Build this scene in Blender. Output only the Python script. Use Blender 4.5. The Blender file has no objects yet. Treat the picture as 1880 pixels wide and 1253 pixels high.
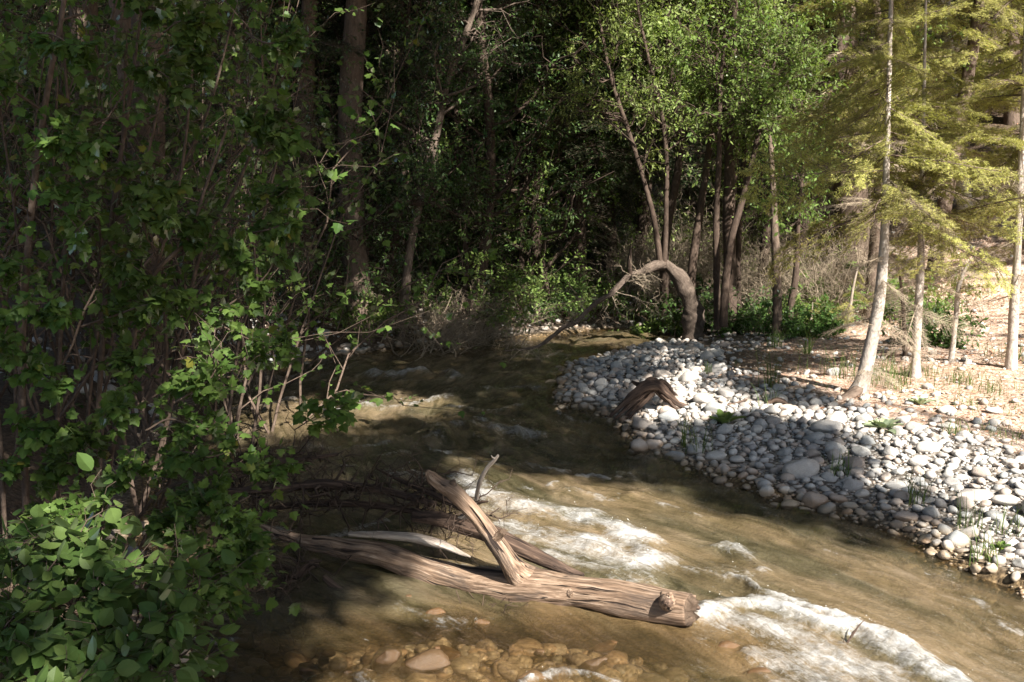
import bpy, math
import numpy as np
from mathutils import Vector

# ------------------------------------------------------------------ camera / light
SC = bpy.context.scene
W0, H0, FPX = 1880.0, 1253.0, 1828.0
CAM = np.array([0.0, 0.0, 1.9]); PITCH = math.atan((H0 / 2 - 360) / FPX)
cd = bpy.data.cameras.new('camera'); cam = bpy.data.objects.new('camera', cd)
SC.collection.objects.link(cam); SC.camera = cam
cam.location = CAM; cam.rotation_euler = (math.pi / 2 - PITCH, 0, 0)
cd.sensor_width = 36; cd.lens = 36 * FPX / W0; cd.clip_end = 600; cd.clip_start = 0.05

SUN_EL = math.radians(41); SUN_AZ = math.radians(148)      # compass azimuth, +Y is 0, clockwise
S = np.array([math.sin(SUN_AZ) * math.cos(SUN_EL), math.cos(SUN_AZ) * math.cos(SUN_EL), math.sin(SUN_EL)])
world = bpy.data.worlds.new('World'); SC.world = world; world.use_nodes = True
wn = world.node_tree; sky = wn.nodes.new('ShaderNodeTexSky'); sky.sky_type = 'NISHITA'
sky.sun_disc = False; sky.sun_elevation = SUN_EL; sky.sun_rotation = SUN_AZ
bg = wn.nodes['Background']; bg.inputs['Strength'].default_value = 0.05
wn.links.new(sky.outputs[0], bg.inputs[0])
sd_ = bpy.data.lights.new('sun', 'SUN'); sun = bpy.data.objects.new('sun', sd_); SC.collection.objects.link(sun)
sd_.energy = 5.0; sd_.angle = math.radians(0.55); sd_.color = (1.0, 0.945, 0.87)
sun.rotation_euler = Vector(S).to_track_quat('Z', 'Y').to_euler(); sun.location = (8, -6, 14)
SC.view_settings.view_transform = 'Standard'; SC.view_settings.look = 'None'
SC.view_settings.gamma = 1.0; SC.view_settings.exposure = 1.9; SC.view_settings.use_curve_mapping = False
SC.render.engine = 'CYCLES'

# ------------------------------------------------------------------ helpers
def rg(seed): return np.random.default_rng(seed)
def nrm(v): return v / (np.linalg.norm(v, axis=-1, keepdims=True) + 1e-9)
def sstep(a, b, x):
    t = np.clip((np.asarray(x, float) - a) / (b - a), 0, 1); return t * t * (3 - 2 * t)
CP, SP = math.cos(PITCH), math.sin(PITCH)
def ray(px, py):
    a = (px - W0 / 2) / FPX; b = -(py - H0 / 2) / FPX
    return np.array([a, CP + b * SP, -SP + b * CP])
def P(px, py, Y): d = ray(px, py); return CAM + d * (Y / d[1])            # the point at depth Y
def Z0(px, py, z=0.0): d = ray(px, py); return CAM + d * ((z - CAM[2]) / d[2])
def proj(p):
    p = np.asarray(p, float) - CAM
    f = p[..., 1] * CP - p[..., 2] * SP; u = p[..., 1] * SP + p[..., 2] * CP
    return np.stack([W0 / 2 + p[..., 0] / f * FPX, H0 / 2 - u / f * FPX], -1), f

def _h(ix, iy, iz, seed):
    h = (ix.astype(np.uint32) * np.uint32(374761393) + iy.astype(np.uint32) * np.uint32(668265263)
         + iz.astype(np.uint32) * np.uint32(2246822519) + np.uint32(seed * 974711 + 13))
    h = (h ^ (h >> np.uint32(13))) * np.uint32(1274126177); h = h ^ (h >> np.uint32(16))
    return (h & np.uint32(0xffffff)).astype(np.float32) / float(0xffffff)
def noise(p, seed=0):                                                      # value noise, -1..1
    p = np.asarray(p, np.float32); i = np.floor(p).astype(np.int64); f = p - i; f = f * f * (3 - 2 * f)
    r = 0
    for dx in (0, 1):
        for dy in (0, 1):
            for dz in (0, 1):
                w = (f[..., 0] if dx else 1 - f[..., 0]) * (f[..., 1] if dy else 1 - f[..., 1]) * (f[..., 2] if dz else 1 - f[..., 2])
                r = r + w * _h(i[..., 0] + dx, i[..., 1] + dy, i[..., 2] + dz, seed)
    return r * 2 - 1
def fbm(p, oct=4, seed=0, gain=0.5):
    r, a, s = 0, 1.0, 0
    p = np.asarray(p, np.float32)
    for k in range(oct): r = r + a * noise(p * (2.03 ** k) + k * 7.3, seed + k); s += a; a *= gain
    return r / s
def p3(x, y, z=0.0): return np.stack([x, y, np.broadcast_to(z, np.shape(x))], -1)

class Geo:
    def __init__(s): s.v = []; s.t = []; s.q = []; s.a = {}; s.n = 0; s.mi = 0; s.tm = []; s.qm = []
    def add(s, v, tris=None, quads=None, **attr):
        v = np.asarray(v, np.float32).reshape(-1, 3)
        if len(v) == 0: return s
        if tris is not None and len(tris): s.t.append(np.asarray(tris, np.int64).reshape(-1, 3) + s.n); s.tm.append(np.full(len(s.t[-1]), s.mi))
        if quads is not None and len(quads): s.q.append(np.asarray(quads, np.int64).reshape(-1, 4) + s.n); s.qm.append(np.full(len(s.q[-1]), s.mi))
        for k, x in attr.items(): s.a.setdefault(k, []).append((s.n, np.asarray(x, np.float32)))
        s.v.append(v); s.n += len(v); return s
    def mesh(s, name, mat, smooth=True):
        v = np.concatenate(s.v); t = np.concatenate(s.t) if s.t else np.zeros((0, 3), int)
        q = np.concatenate(s.q) if s.q else np.zeros((0, 4), int)
        m = bpy.data.meshes.new(name); m.vertices.add(len(v)); m.vertices.foreach_set('co', v.ravel())
        nl = len(t) * 3 + len(q) * 4; m.loops.add(nl); m.polygons.add(len(t) + len(q))
        m.loops.foreach_set('vertex_index', np.concatenate([t.ravel(), q.ravel()]).astype(np.int32))
        ls = np.concatenate([np.arange(len(t)) * 3, len(t) * 3 + np.arange(len(q)) * 4]).astype(np.int32)
        m.polygons.foreach_set('loop_start', ls)
        m.polygons.foreach_set('use_smooth', np.full(len(ls), smooth, bool))
        for k, L in s.a.items():
            vec = L[0][1].ndim == 2
            arr = np.zeros((s.n, 3) if vec else s.n, np.float32)
            for o, x in L: arr[o:o + len(x)] = x
            at = m.attributes.new(k, 'FLOAT_VECTOR' if vec else 'FLOAT', 'POINT')
            at.data.foreach_set('vector' if vec else 'value', arr.ravel())
        m.update(calc_edges=True)
        for x in (mat if isinstance(mat, (list, tuple)) else [mat]): m.materials.append(x)
        if isinstance(mat, (list, tuple)): m.polygons.foreach_set('material_index', np.concatenate(s.tm + s.qm).astype(np.int32))
        return m
COL = SC.collection
def link(name, mesh, parent=None, loc=None):
    o = bpy.data.objects.new(name, mesh); COL.objects.link(o)
    if parent is not None: o.parent = parent; KIDS.setdefault(parent.name, []).append(o)
    if loc is not None: o.location = loc
    return o
def obj(name, geo, mat, parent=None, smooth=True, origin=None):
    """One mesh object. origin: world point that becomes the object's own origin."""
    off = np.zeros(3) if origin is None else np.asarray(origin, float)
    if parent is not None and origin is None: off = np.array(parent['_o']) if '_o' in parent else off
    if np.any(off):
        for v in geo.v: v -= off.astype(np.float32)
    o = link(name, geo.mesh(name, mat, smooth), parent)
    if parent is None: o.location = off
    o['_o'] = [float(c) for c in off]; return o
def copy_tree(o, parent=None):
    c = o.copy(); COL.objects.link(c); c.parent = parent
    for ch in list(KIDS.get(o.name, [])): copy_tree(ch, c)
    return c
KIDS = {}
def tag(o, label=None, cat=None, group=None, kind=None):
    if label: o['label'] = label
    if cat: o['category'] = cat
    if group: o['group'] = group
    if kind: o['kind'] = kind
    return o
_empties = []
def thing(name, base, label, cat, group=None):
    o = bpy.data.objects.new(name, None); COL.objects.link(o); o.location = base; o.empty_display_size = 0.1
    o['_o'] = [float(c) for c in base]; _empties.append(o)
    return tag(o, label, cat, group)

# vectorised tubes: paths (N,K,3), radii (N,K)
def tubes(geo, paths, rad, sides=5, rough=0.0, seed=0, cap=False, rnd=None):
    paths = np.asarray(paths, np.float64); rad = np.asarray(rad, np.float64)
    if paths.ndim == 2: paths = paths[None]; rad = rad[None]
    N, K, _ = paths.shape
    tan = np.gradient(paths, axis=1); tan = nrm(tan)
    ref = np.where(np.abs(tan.mean(1)[:, None, 2:3]) < 0.8, np.array([0, 0, 1.0]), np.array([1.0, 0, 0]))
    a = nrm(np.cross(tan, np.broadcast_to(ref, tan.shape))); b = np.cross(tan, a)
    th = np.arange(sides) * 2 * math.pi / sides
    c, s_ = np.cos(th), np.sin(th)
    seg = np.concatenate([np.zeros((N, 1)), np.cumsum(np.linalg.norm(np.diff(paths, axis=1), axis=2), 1)], 1)
    r = rad[:, :, None] * np.ones(sides)
    if rough:
        q = np.stack([np.broadcast_to(c, r.shape) * 2.2, np.broadcast_to(s_, r.shape) * 2.2,
                      np.broadcast_to(seg[:, :, None], r.shape) / (rad.mean() * 5 + 1e-6)], -1)
        r = r * (1 + rough * fbm(q, 3, seed))
    off = (a[:, :, None] * c[None, None, :, None] + b[:, :, None] * s_[None, None, :, None])
    v = paths[:, :, None] + off * r[..., None]
    tc = np.stack([off[..., 0] * r + 0, off[..., 1] * r + off[..., 2] * r, np.broadcast_to(seg[:, :, None], r.shape)], -1)
    tc = np.stack([np.broadcast_to(c, r.shape) * r, np.broadcast_to(s_, r.shape) * r, np.broadcast_to(seg[:, :, None], r.shape)], -1)
    tc = tc + (np.arange(N) * 3.7)[:, None, None, None]
    k = np.arange(K - 1)[:, None] * sides; j = np.arange(sides)[None]; jn = (j + 1) % sides
    f = np.stack([k + j, k + jn, k + sides + jn, k + sides + j], -1).reshape(-1, 4)
    f = (f[None] + (np.arange(N) * K * sides)[:, None, None]).reshape(-1, 4)
    rr = rg(seed + 5).random(N) if rnd is None else np.broadcast_to(rnd, (N,))
    geo.add(v.reshape(-1, 3), quads=f, tc=tc.reshape(-1, 3), rnd=np.repeat(rr, K * sides))
    if cap:
        for e in (0, K - 1):
            base = geo.n - N * K * sides + e * sides
            for n in range(N):
                o = base + n * K * sides
                cen = paths[n, e]; geo.add(cen[None], tc=np.zeros((1, 3)), rnd=np.zeros(1)); ci = geo.n - 1
                ring = o + np.arange(sides)
                tr = np.stack([ring, np.roll(ring, -1), np.full(sides, ci)], -1)
                if e == 0: tr = tr[:, ::-1]
                geo.t.append(tr); geo.tm.append(np.full(len(tr), geo.mi))
            base = None
    return geo
def spline(pts, n):
    """resample a polyline of rows [x,y,z,(r...)] smoothly to n rows"""
    p = np.asarray(pts, float); m = len(p)
    d = np.concatenate([[0], np.cumsum(np.linalg.norm(np.diff(p[:, :3], axis=0), axis=1))])
    q = np.linspace(0, d[-1], n)
    tg = np.gradient(p, d, axis=0) if m > 2 else np.repeat((p[1:] - p[:-1]) / d[-1], 2, 0)
    i = np.clip(np.searchsorted(d, q, side='right') - 1, 0, m - 2); h = (d[i + 1] - d[i])[:, None]
    t = ((q - d[i])[:, None]) / h
    return ((2 * t**3 - 3 * t**2 + 1) * p[i] + (t**3 - 2 * t**2 + t) * h * tg[i] + (-2 * t**3 + 3 * t**2) * p[i + 1] + (t**3 - t**2) * h * tg[i + 1])
def pxpath(rows):
    """rows (px, py, radius_px, depth) -> rows (x,y,z,r) in metres"""
    return [list(P(a, b, Y)) + [r * Y / FPX] for a, b, r, Y in rows]

def at(paths, t):
    """points & tangents on paths (N,K,3) at params t (N,M)"""
    N, K, _ = paths.shape; x = t * (K - 1); i = np.clip(x.astype(int), 0, K - 2); f = (x - i)[..., None]
    n = np.arange(N)[:, None]
    a, b = paths[n, i], paths[n, i + 1]
    return a + (b - a) * f, nrm(b - a)
def grow(paths, rad, n, t0, t1, ang, length, K, rng, up=0.0, wig=0.12, taper=0.15, rs=0.5, grav=0.0, out=None):
    """n children per path, vectorised"""
    N = len(paths); t = rng.uniform(t0, t1, (N, n)); p, d = at(paths, t)
    rx = t * (paths.shape[1] - 1); ri = np.clip(rx.astype(int), 0, paths.shape[1] - 2)
    r0 = rad[np.arange(N)[:, None], ri] * rs
    p = p.reshape(-1, 3); d = d.reshape(-1, 3); r0 = r0.ravel()
    side = nrm(np.cross(d, rng.normal(size=d.shape)))
    a = np.radians(ang) * rng.uniform(0.7, 1.3, len(d))
    dr = d * np.cos(a)[:, None] + side * np.sin(a)[:, None]; dr[:, 2] += up; dr = nrm(dr)
    L = length * rng.uniform(0.6, 1.25, len(d)) * (1.15 - 0.6 * t.ravel())
    s = np.linspace(0, 1, K)[None, :, None]
    path = p[:, None] + dr[:, None] * (L[:, None, None] * s)
    w = rng.normal(size=(len(d), K, 3)) * (L[:, None, None] * wig / K ** 0.5); w[:, 0] = 0
    path = path + np.cumsum(w, 1); path[..., 2] += grav * (s[..., 0] ** 2) * L[:, None]
    rr = r0[:, None] * (1 - (1 - taper) * s[..., 0])
    return path, rr

# leaf templates: outline in xy, base at 0, tip at +y, length 1
def fan(outline, fold):
    o = np.array(outline, float); v = np.concatenate([[[0, 0.42]], o]); z = -np.abs(v[:, 0]) * fold
    z -= 0.18 * (v[:, 1] - 0.3) ** 2
    v = np.c_[v, z]; n = len(o)
    return v, np.array([[0, 1 + i, 1 + (i + 1) % n] for i in range(n)])
MAPLE = fan([(0, 0), (.18, .02), (.46, .08), (.40, .28), (.55, .52), (.28, .54), (.24, .72), (0, 1), (-.24, .72), (-.28, .54), (-.55, .52), (-.40, .28), (-.46, .08), (-.18, .02)], .25)
ROUND = fan([(0, -.04), (.17, .04), (.35, .24), (.39, .46), (.30, .72), (.12, .93), (0, 1.04), (-.12, .93), (-.30, .72), (-.39, .46), (-.35, .24), (-.17, .04)], .28)
OVAL = (np.array([(0, 0, 0), (.24, .42, -.05), (0, 1, -.06), (-.24, .42, -.05)], float), np.array([[0, 1, 2], [0, 2, 3]]))
LANCE = (np.array([(0, 0, 0), (.14, .4, -.03), (0, 1, -.1), (-.14, .4, -.03)], float), np.array([[0, 1, 2], [0, 2, 3]]))
NEEDLE = (np.array([(-.05, 0, 0), (.05, 0, 0), (0, 1, 0)], float), np.array([[0, 1, 2]]))
def place(geo, tmpl, pos, dirv, up, size, rnd=None, seed=0, wid=1.0):
    V, F = tmpl; y = nrm(dirv); x = nrm(np.cross(y, up)); z = np.cross(x, y)
    sz = np.broadcast_to(size, (len(pos),))[:, None, None]
    v = pos[:, None] + sz * (V[None, :, 0:1] * wid * x[:, None] + V[None, :, 1:2] * y[:, None] + V[None, :, 2:3] * z[:, None])
    f = (F[None] + (np.arange(len(pos)) * len(V))[:, None, None]).reshape(-1, 3)
    if rnd is None: rnd = rg(seed + 11).random(len(pos))
    geo.add(v.reshape(-1, 3), tris=f, rnd=np.repeat(rnd, len(V))); return geo
def leafpts(paths, n, t0, rng, spread, droop=0.3):
    t = rng.uniform(t0, 1, (len(paths), n)); p, d = at(paths, t); p = p.reshape(-1, 3); d = d.reshape(-1, 3)
    r = nrm(rng.normal(size=p.shape)); dr = nrm(d * 0.6 + r); dr[:, 2] -= droop
    up = nrm(rng.normal(size=p.shape) * 0.55 + np.array([0, 0, 1.0]))
    return p + r * spread * rng.random((len(p), 1)), nrm(dr), up

# ------------------------------------------------------------------ materials
class M:
    def __init__(s, name):
        s.m = bpy.data.materials.new(name); s.m.use_nodes = True; s.t = s.m.node_tree; s.t.nodes.clear()
        s.out = s.t.nodes.new('ShaderNodeOutputMaterial')
    def n(s, typ, ins=None, **props):
        x = s.t.nodes.new('ShaderNode' + typ)
        for k, v in props.items(): setattr(x, k, v)
        for k, v in (ins or {}).items():
            if hasattr(v, 'is_linked') or isinstance(v, bpy.types.NodeSocket): s.t.links.new(v, x.inputs[k])
            else: x.inputs[k].default_value = v
        return x
    def attr(s, name, out='Fac'): return s.n('Attribute', attribute_name=name).outputs[out]
    def ramp(s, fac, stops, interp='LINEAR'):
        x = s.n('ValToRGB', {'Fac': fac}); e = x.color_ramp; e.interpolation = interp
        while len(e.elements) < len(stops): e.elements.new(0.5)
        for el, (p, c) in zip(e.elements, stops): el.position = p; el.color = (*c, 1) if len(c) == 3 else c
        return x.outputs[0]
    def noise(s, vec, scale, detail=4, rough=0.55, dist=0.0):
        i = {'Scale': scale, 'Detail': detail, 'Roughness': rough, 'Distortion': dist}
        if vec is not None: i['Vector'] = vec
        return s.n('TexNoise', i).outputs['Fac']
    def map(s, vec, scale): return s.n('Mapping', {'Vector': vec, 'Scale': scale}).outputs[0]
    def mix(s, f, a, b, mode='MIX'):
        x = s.n('Mix', data_type='RGBA', blend_type=mode)
        for i, v in ((0, f), (6, a), (7, b)):
            if isinstance(v, bpy.types.NodeSocket): s.t.links.new(v, x.inputs[i])
            elif i == 0: x.inputs[0].default_value = v
            else: x.inputs[i].default_value = (*v, 1)
        return x.outputs[2]
    def math(s, op, a, b=0.0, c=None, clamp=False):
        x = s.n('Math', operation=op, use_clamp=clamp)
        for i, v in enumerate((a, b, c)):
            if v is None: continue
            if isinstance(v, bpy.types.NodeSocket): s.t.links.new(v, x.inputs[i])
            else: x.inputs[i].default_value = v
        return x.outputs[0]
    def bump(s, h, strength=0.4, dist=0.01, normal=None):
        i = {'Height': h, 'Strength': strength, 'Distance': dist}
        if normal is not None: i['Normal'] = normal
        return s.n('Bump', i).outputs[0]
    def surf(s, sh): s.t.links.new(sh, s.out.inputs[0]); return s.m
    def prin(s, **k):
        i = {kk.replace('_', ' '): v for kk, v in k.items()}
        for kk in ('Base Color',):
            if kk in i and isinstance(i[kk], tuple) and len(i[kk]) == 3: i[kk] = (*i[kk], 1)
        return s.n('BsdfPrincipled', i).outputs[0]
    def pos(s): return s.n('NewGeometry').outputs['Position']
    def objc(s): return s.n('TexCoord').outputs['Object']

def mat_leaf(name, c1, c2, c3=None, trans=0.45, gloss=0.1, rough=0.45):
    m = M(name); r = m.attr('rnd'); stops = [(0, c1), (0.75, c2)]
    if c3: stops.append((0.97, c2)); stops.append((1.0, c3))
    c = m.ramp(r, stops)
    oi = m.n('ObjectInfo').outputs['Random']
    v = m.math('MULTIPLY_ADD', oi, 0.4, 0.8)
    hs = m.n('HueSaturation', {'Color': c, 'Value': v, 'Saturation': 1.0, 'Hue': m.math('MULTIPLY_ADD', oi, 0.02, 0.49), 'Fac': 1.0}).outputs[0]
    c = m.mix(m.math('MULTIPLY', m.noise(m.pos(), 1.7, 2), 0.5), hs, tuple(x * 0.75 for x in c1))
    d = m.n('BsdfDiffuse', {'Color': c}).outputs[0]
    tcol = m.mix(1.0, c, (1.15, 1.25, 0.55), 'MULTIPLY')
    t = m.n('BsdfTranslucent', {'Color': tcol}).outputs[0]
    a = m.n('MixShader', {0: trans, 1: d, 2: t}).outputs[0]
    g = m.n('BsdfGlossy', {'Color': (0.9, 0.95, 0.9, 1), 'Roughness': rough}).outputs[0]
    fr = m.n('Fresnel', {'IOR': 1.4}).outputs[0]
    return m.surf(m.n('MixShader', {0: m.math('MULTIPLY', fr, gloss * 3.5, clamp=True), 1: a, 2: g}).outputs[0])
ML = {
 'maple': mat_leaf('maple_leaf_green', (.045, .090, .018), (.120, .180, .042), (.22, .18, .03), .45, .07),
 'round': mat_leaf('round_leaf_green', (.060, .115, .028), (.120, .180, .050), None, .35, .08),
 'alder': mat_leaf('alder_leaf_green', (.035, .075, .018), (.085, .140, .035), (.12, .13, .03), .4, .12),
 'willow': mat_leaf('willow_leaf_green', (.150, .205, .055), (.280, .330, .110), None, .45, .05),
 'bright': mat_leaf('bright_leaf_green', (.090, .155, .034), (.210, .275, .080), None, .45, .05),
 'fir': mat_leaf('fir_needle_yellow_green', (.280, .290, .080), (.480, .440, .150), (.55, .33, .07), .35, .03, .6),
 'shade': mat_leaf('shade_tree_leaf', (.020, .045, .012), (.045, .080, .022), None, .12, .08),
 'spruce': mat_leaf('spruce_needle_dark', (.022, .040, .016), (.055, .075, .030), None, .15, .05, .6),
 'grass': mat_leaf('grass_blade_green', (.060, .100, .025), (.150, .200, .060), (.26, .24, .10), .40, .08),
 'herb': mat_leaf('herb_leaf_green', (.040, .090, .020), (.100, .165, .040), None, .35, .08),
 'mullein': mat_leaf('mullein_leaf_greygreen', (.20, .25, .15), (.32, .36, .22), None, .2, .04, .7),
}
def mat_bark(name, c1, c2, c3, zs=14, sc=40, bump=.5, spots=None):
    m = M(name); tc = m.attr('tc', 'Vector')
    v = m.map(tc, (sc, sc, zs)); n1 = m.noise(v, 1.0, 6, .65, .4); n2 = m.noise(m.map(tc, (6, 6, 2.5)), 1.0, 3)
    c = m.ramp(n1, [(.28, c1), (.5, c2), (.74, c3)])
    c = m.mix(m.math('MULTIPLY', n2, .6), c, c2)
    if spots:
        sp = m.noise(m.map(tc, (22, 22, 75)), 1.0, 3, .6)
        c = m.mix(m.ramp(sp, [(.56, (0, 0, 0)), (.62, (1, 1, 1))]), c, spots)
    rv = m.math('MULTIPLY_ADD', m.attr('rnd'), .4, .8)
    c = m.n('HueSaturation', {'Color': c, 'Value': rv}).outputs[0]
    return m.surf(m.prin(Base_Color=c, Roughness=.9, Specular_IOR_Level=.2, Normal=m.bump(n1, bump, .015)))
MB = {
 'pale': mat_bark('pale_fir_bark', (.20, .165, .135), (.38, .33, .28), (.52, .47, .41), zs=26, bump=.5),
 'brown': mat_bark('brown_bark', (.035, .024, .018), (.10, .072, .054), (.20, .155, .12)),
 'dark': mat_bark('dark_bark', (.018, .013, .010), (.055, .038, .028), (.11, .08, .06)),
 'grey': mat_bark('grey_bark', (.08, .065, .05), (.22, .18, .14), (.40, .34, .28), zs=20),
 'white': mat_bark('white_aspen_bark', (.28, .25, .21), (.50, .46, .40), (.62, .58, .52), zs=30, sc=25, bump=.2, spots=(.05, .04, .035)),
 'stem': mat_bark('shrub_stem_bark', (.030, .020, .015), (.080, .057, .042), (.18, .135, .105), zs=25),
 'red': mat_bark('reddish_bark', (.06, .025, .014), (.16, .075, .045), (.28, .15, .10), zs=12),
 'twig': mat_bark('dead_twig_bark', (.14, .11, .075), (.28, .225, .16), (.42, .35, .27), zs=20),
}
def mat_drift(name, cols, dark=0.5, bumpd=.012):
    m = M(name); tc = m.attr('tc', 'Vector')
    warp = m.n('VectorMath', {0: tc, 1: m.n('TexNoise', {'Vector': m.map(tc, (5, 5, 3)), 'Scale': 1.0, 'Detail': 2.0}).outputs['Color']}, operation='MULTIPLY_ADD')
    t3 = m.n('VectorMath', {0: m.n('TexNoise', {'Vector': m.map(tc, (6, 6, 4)), 'Scale': 1.0, 'Detail': 2.0}).outputs['Color'], 1: (.035, .035, .01), 2: tc}, operation='MULTIPLY_ADD').outputs[0]
    g = m.noise(m.map(t3, (85, 85, 3.2)), 1.0, 5, .62)
    g2 = m.noise(m.map(t3, (210, 210, 7)), 1.0, 3, .6)
    blot = m.noise(m.map(tc, (14, 14, 5)), 1.0, 4, .6)
    c = m.ramp(g, [(.30, cols[0]), (.46, cols[1]), (.60, cols[2]), (.75, cols[3])])
    c = m.mix(m.ramp(blot, [(.50, (0, 0, 0)), (.68, (dark, dark, dark))]), c, cols[4])
    crack = m.ramp(m.noise(m.map(t3, (48, 48, 1.6)), 1.0, 2, .5), [(.33, (1, 1, 1)), (.37, (0, 0, 0))])
    c = m.mix(crack, c, (.02, .013, .01))
    h = m.math('ADD', m.math('MULTIPLY', g, 1.0), m.math('MULTIPLY', g2, .4))
    h = m.math('SUBTRACT', h, m.math('MULTIPLY', crack, 1.2))
    return m.surf(m.prin(Base_Color=c, Roughness=.75, Specular_IOR_Level=.25, Normal=m.bump(h, .9, bumpd)))
MD = {
 'log': mat_drift('weathered_log_wood', ((.042, .028, .019), (.145, .094, .061), (.265, .188, .130), (.39, .305, .235), (.075, .057, .045)), .9),
 'pale': mat_drift('bleached_wood', ((.13, .10, .08), (.25, .21, .17), (.36, .31, .26), (.45, .40, .35), (.14, .11, .09)), .7, .01),
 'wet': mat_drift('wet_dark_wood', ((.022, .014, .010), (.055, .035, .025), (.11, .072, .05), (.18, .12, .085), (.03, .02, .015)), .6),
 'root': mat_drift('root_wood', ((.03, .018, .013), (.085, .054, .038), (.17, .115, .082), (.27, .20, .15), (.05, .033, .025)), .7),
}
def mat_stone(wetted=False):
    m = M('wet_river_stone' if wetted else 'river_stone'); oi = m.n('ObjectInfo').outputs['Random']; r = m.attr('rnd')
    k = m.math('FRACT', m.math('ADD', m.n('SeparateColor', {0: m.n('ObjectInfo').outputs['Color']}).outputs[0], r)); p = m.objc()
    q = m.n('VectorMath', {0: p, 1: m.n('CombineXYZ', {0: m.math('MULTIPLY', k, 37.0), 1: m.math('MULTIPLY', k, 91.0), 2: k}).outputs[0]}, operation='ADD').outputs[0]
    base = m.ramp(k, [(0, (.34, .32, .30)), (.22, (.46, .44, .40)), (.45, (.26, .28, .28)), (.62, (.52, .49, .44)), (.78, (.36, .28, .22)), (.88, (.44, .36, .29)), (1, (.19, .20, .21))])
    n1 = m.noise(q, 9, 6, .65); n2 = m.noise(m.map(q, (5, 30, 30)), 1.0, 4, .6, .8); n3 = m.noise(q, 60, 3, .7)
    c = m.mix(m.ramp(n1, [(.35, (0, 0, 0)), (.7, (.7, .7, .7))]), base, (.26, .23, .20))
    c = m.mix(m.math('MULTIPLY', m.ramp(n2, [(.52, (0, 0, 0)), (.66, (1, 1, 1))]), .45), c, (.62, .59, .54))
    c = m.mix(m.ramp(n3, [(.6, (0, 0, 0)), (.75, (.5, .5, .5))]), c, (.12, .11, .10))
    if wetted: c = m.mix(1.0, c, (.42, .33, .23), 'MULTIPLY')
    # water line: damp and stained close to the stream
    z = m.n('SeparateXYZ', {0: m.pos()}).outputs[2]
    wet = m.ramp(m.math('ADD', z, m.math('MULTIPLY', n1, .04)), [(.0, (.8, .8, .8)), (.055, (.75, .75, .75)), (.085, (0, 0, 0))])
    c = m.mix(wet, c, m.mix(1.0, c, (.62, .46, .28), 'MULTIPLY'))
    rough = m.math('SUBTRACT', .85, m.math('MULTIPLY', wet, .6))
    h = m.math('ADD', m.math('MULTIPLY', n1, .8), m.math('MULTIPLY', n3, .25))
    return m.surf(m.prin(Base_Color=c, Roughness=.28 if wetted else rough, Specular_IOR_Level=.4 if wetted else .3, Normal=m.bump(h, .6, .012)))
M_STONE = mat_stone(); M_WET = mat_stone(True)

# ------------------------------------------------------------------ stream layout and terrain
bar_px = [(1255, 622), (1190, 640), (1110, 655), (1055, 672), (1030, 700), (1045, 738), (1100, 762), (1150, 785), (1178, 832), (1250, 850), (1380, 885), (1450, 915), (1560, 945), (1650, 975), (1720, 1010), (1800, 1045), (1880, 1075), (2050, 1150), (2500, 1300), (3300, 1500)]
left_px = [(1330, 1850), (520, 1600), (330, 1253), (250, 1100), (230, 950), (260, 850), (330, 770), (400, 710), (480, 680), (600, 655), (760, 640), (850, 630), (960, 618), (1060, 607), (1160, 603), (1250, 606)]
STREAM = np.array([Z0(a, b)[:2] for a, b in bar_px] + [Z0(a, b)[:2] for a, b in left_px])
CL = np.array([Z0(a, b)[:2] for a, b in [(1600, 592), (1250, 612), (1120, 628), (960, 655), (800, 700), (690, 760), (760, 840), (960, 920), (1250, 1010), (1600, 1150), (2000, 1350), (2600, 1650)]])
def seg_dist(p, poly, closed):
    best = np.full(len(p), 1e9); bs = np.zeros(len(p)); bt = np.zeros(len(p)); acc = 0.0
    n = len(poly) if closed else len(poly) - 1
    for i in range(n):
        a = poly[i]; b = poly[(i + 1) % len(poly)]; d = b - a; L = np.linalg.norm(d); d = d / L
        w = p - a; s = np.clip(w @ d, 0, L); q = w - s[:, None] * d; dist = np.hypot(q[:, 0], q[:, 1])
        m = dist < best; best[m] = dist[m]; bs[m] = acc + s[m]; bt[m] = (d[0] * w[:, 1] - d[1] * w[:, 0])[m]; acc += L
    return best, bs, bt
def inside(p, poly):
    r = np.zeros(len(p), bool); n = len(poly)
    for i in range(n):
        a = poly[i]; b = poly[(i + 1) % n]
        c = ((a[1] > p[:, 1]) != (b[1] > p[:, 1])) & (p[:, 0] < (b[0] - a[0]) * (p[:, 1] - a[1]) / (b[1] - a[1] + 1e-12) + a[0])
        r ^= c
    return r
def sdf(p):
    d, _, _ = seg_dist(p, STREAM, True); return np.where(inside(p, STREAM), -d, d)
SHAL = Z0(930, 1195)[:2]
HILL_A = Z0(1490, 605)[:2]; HILL_N = np.array([0.60, 0.80])
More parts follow.
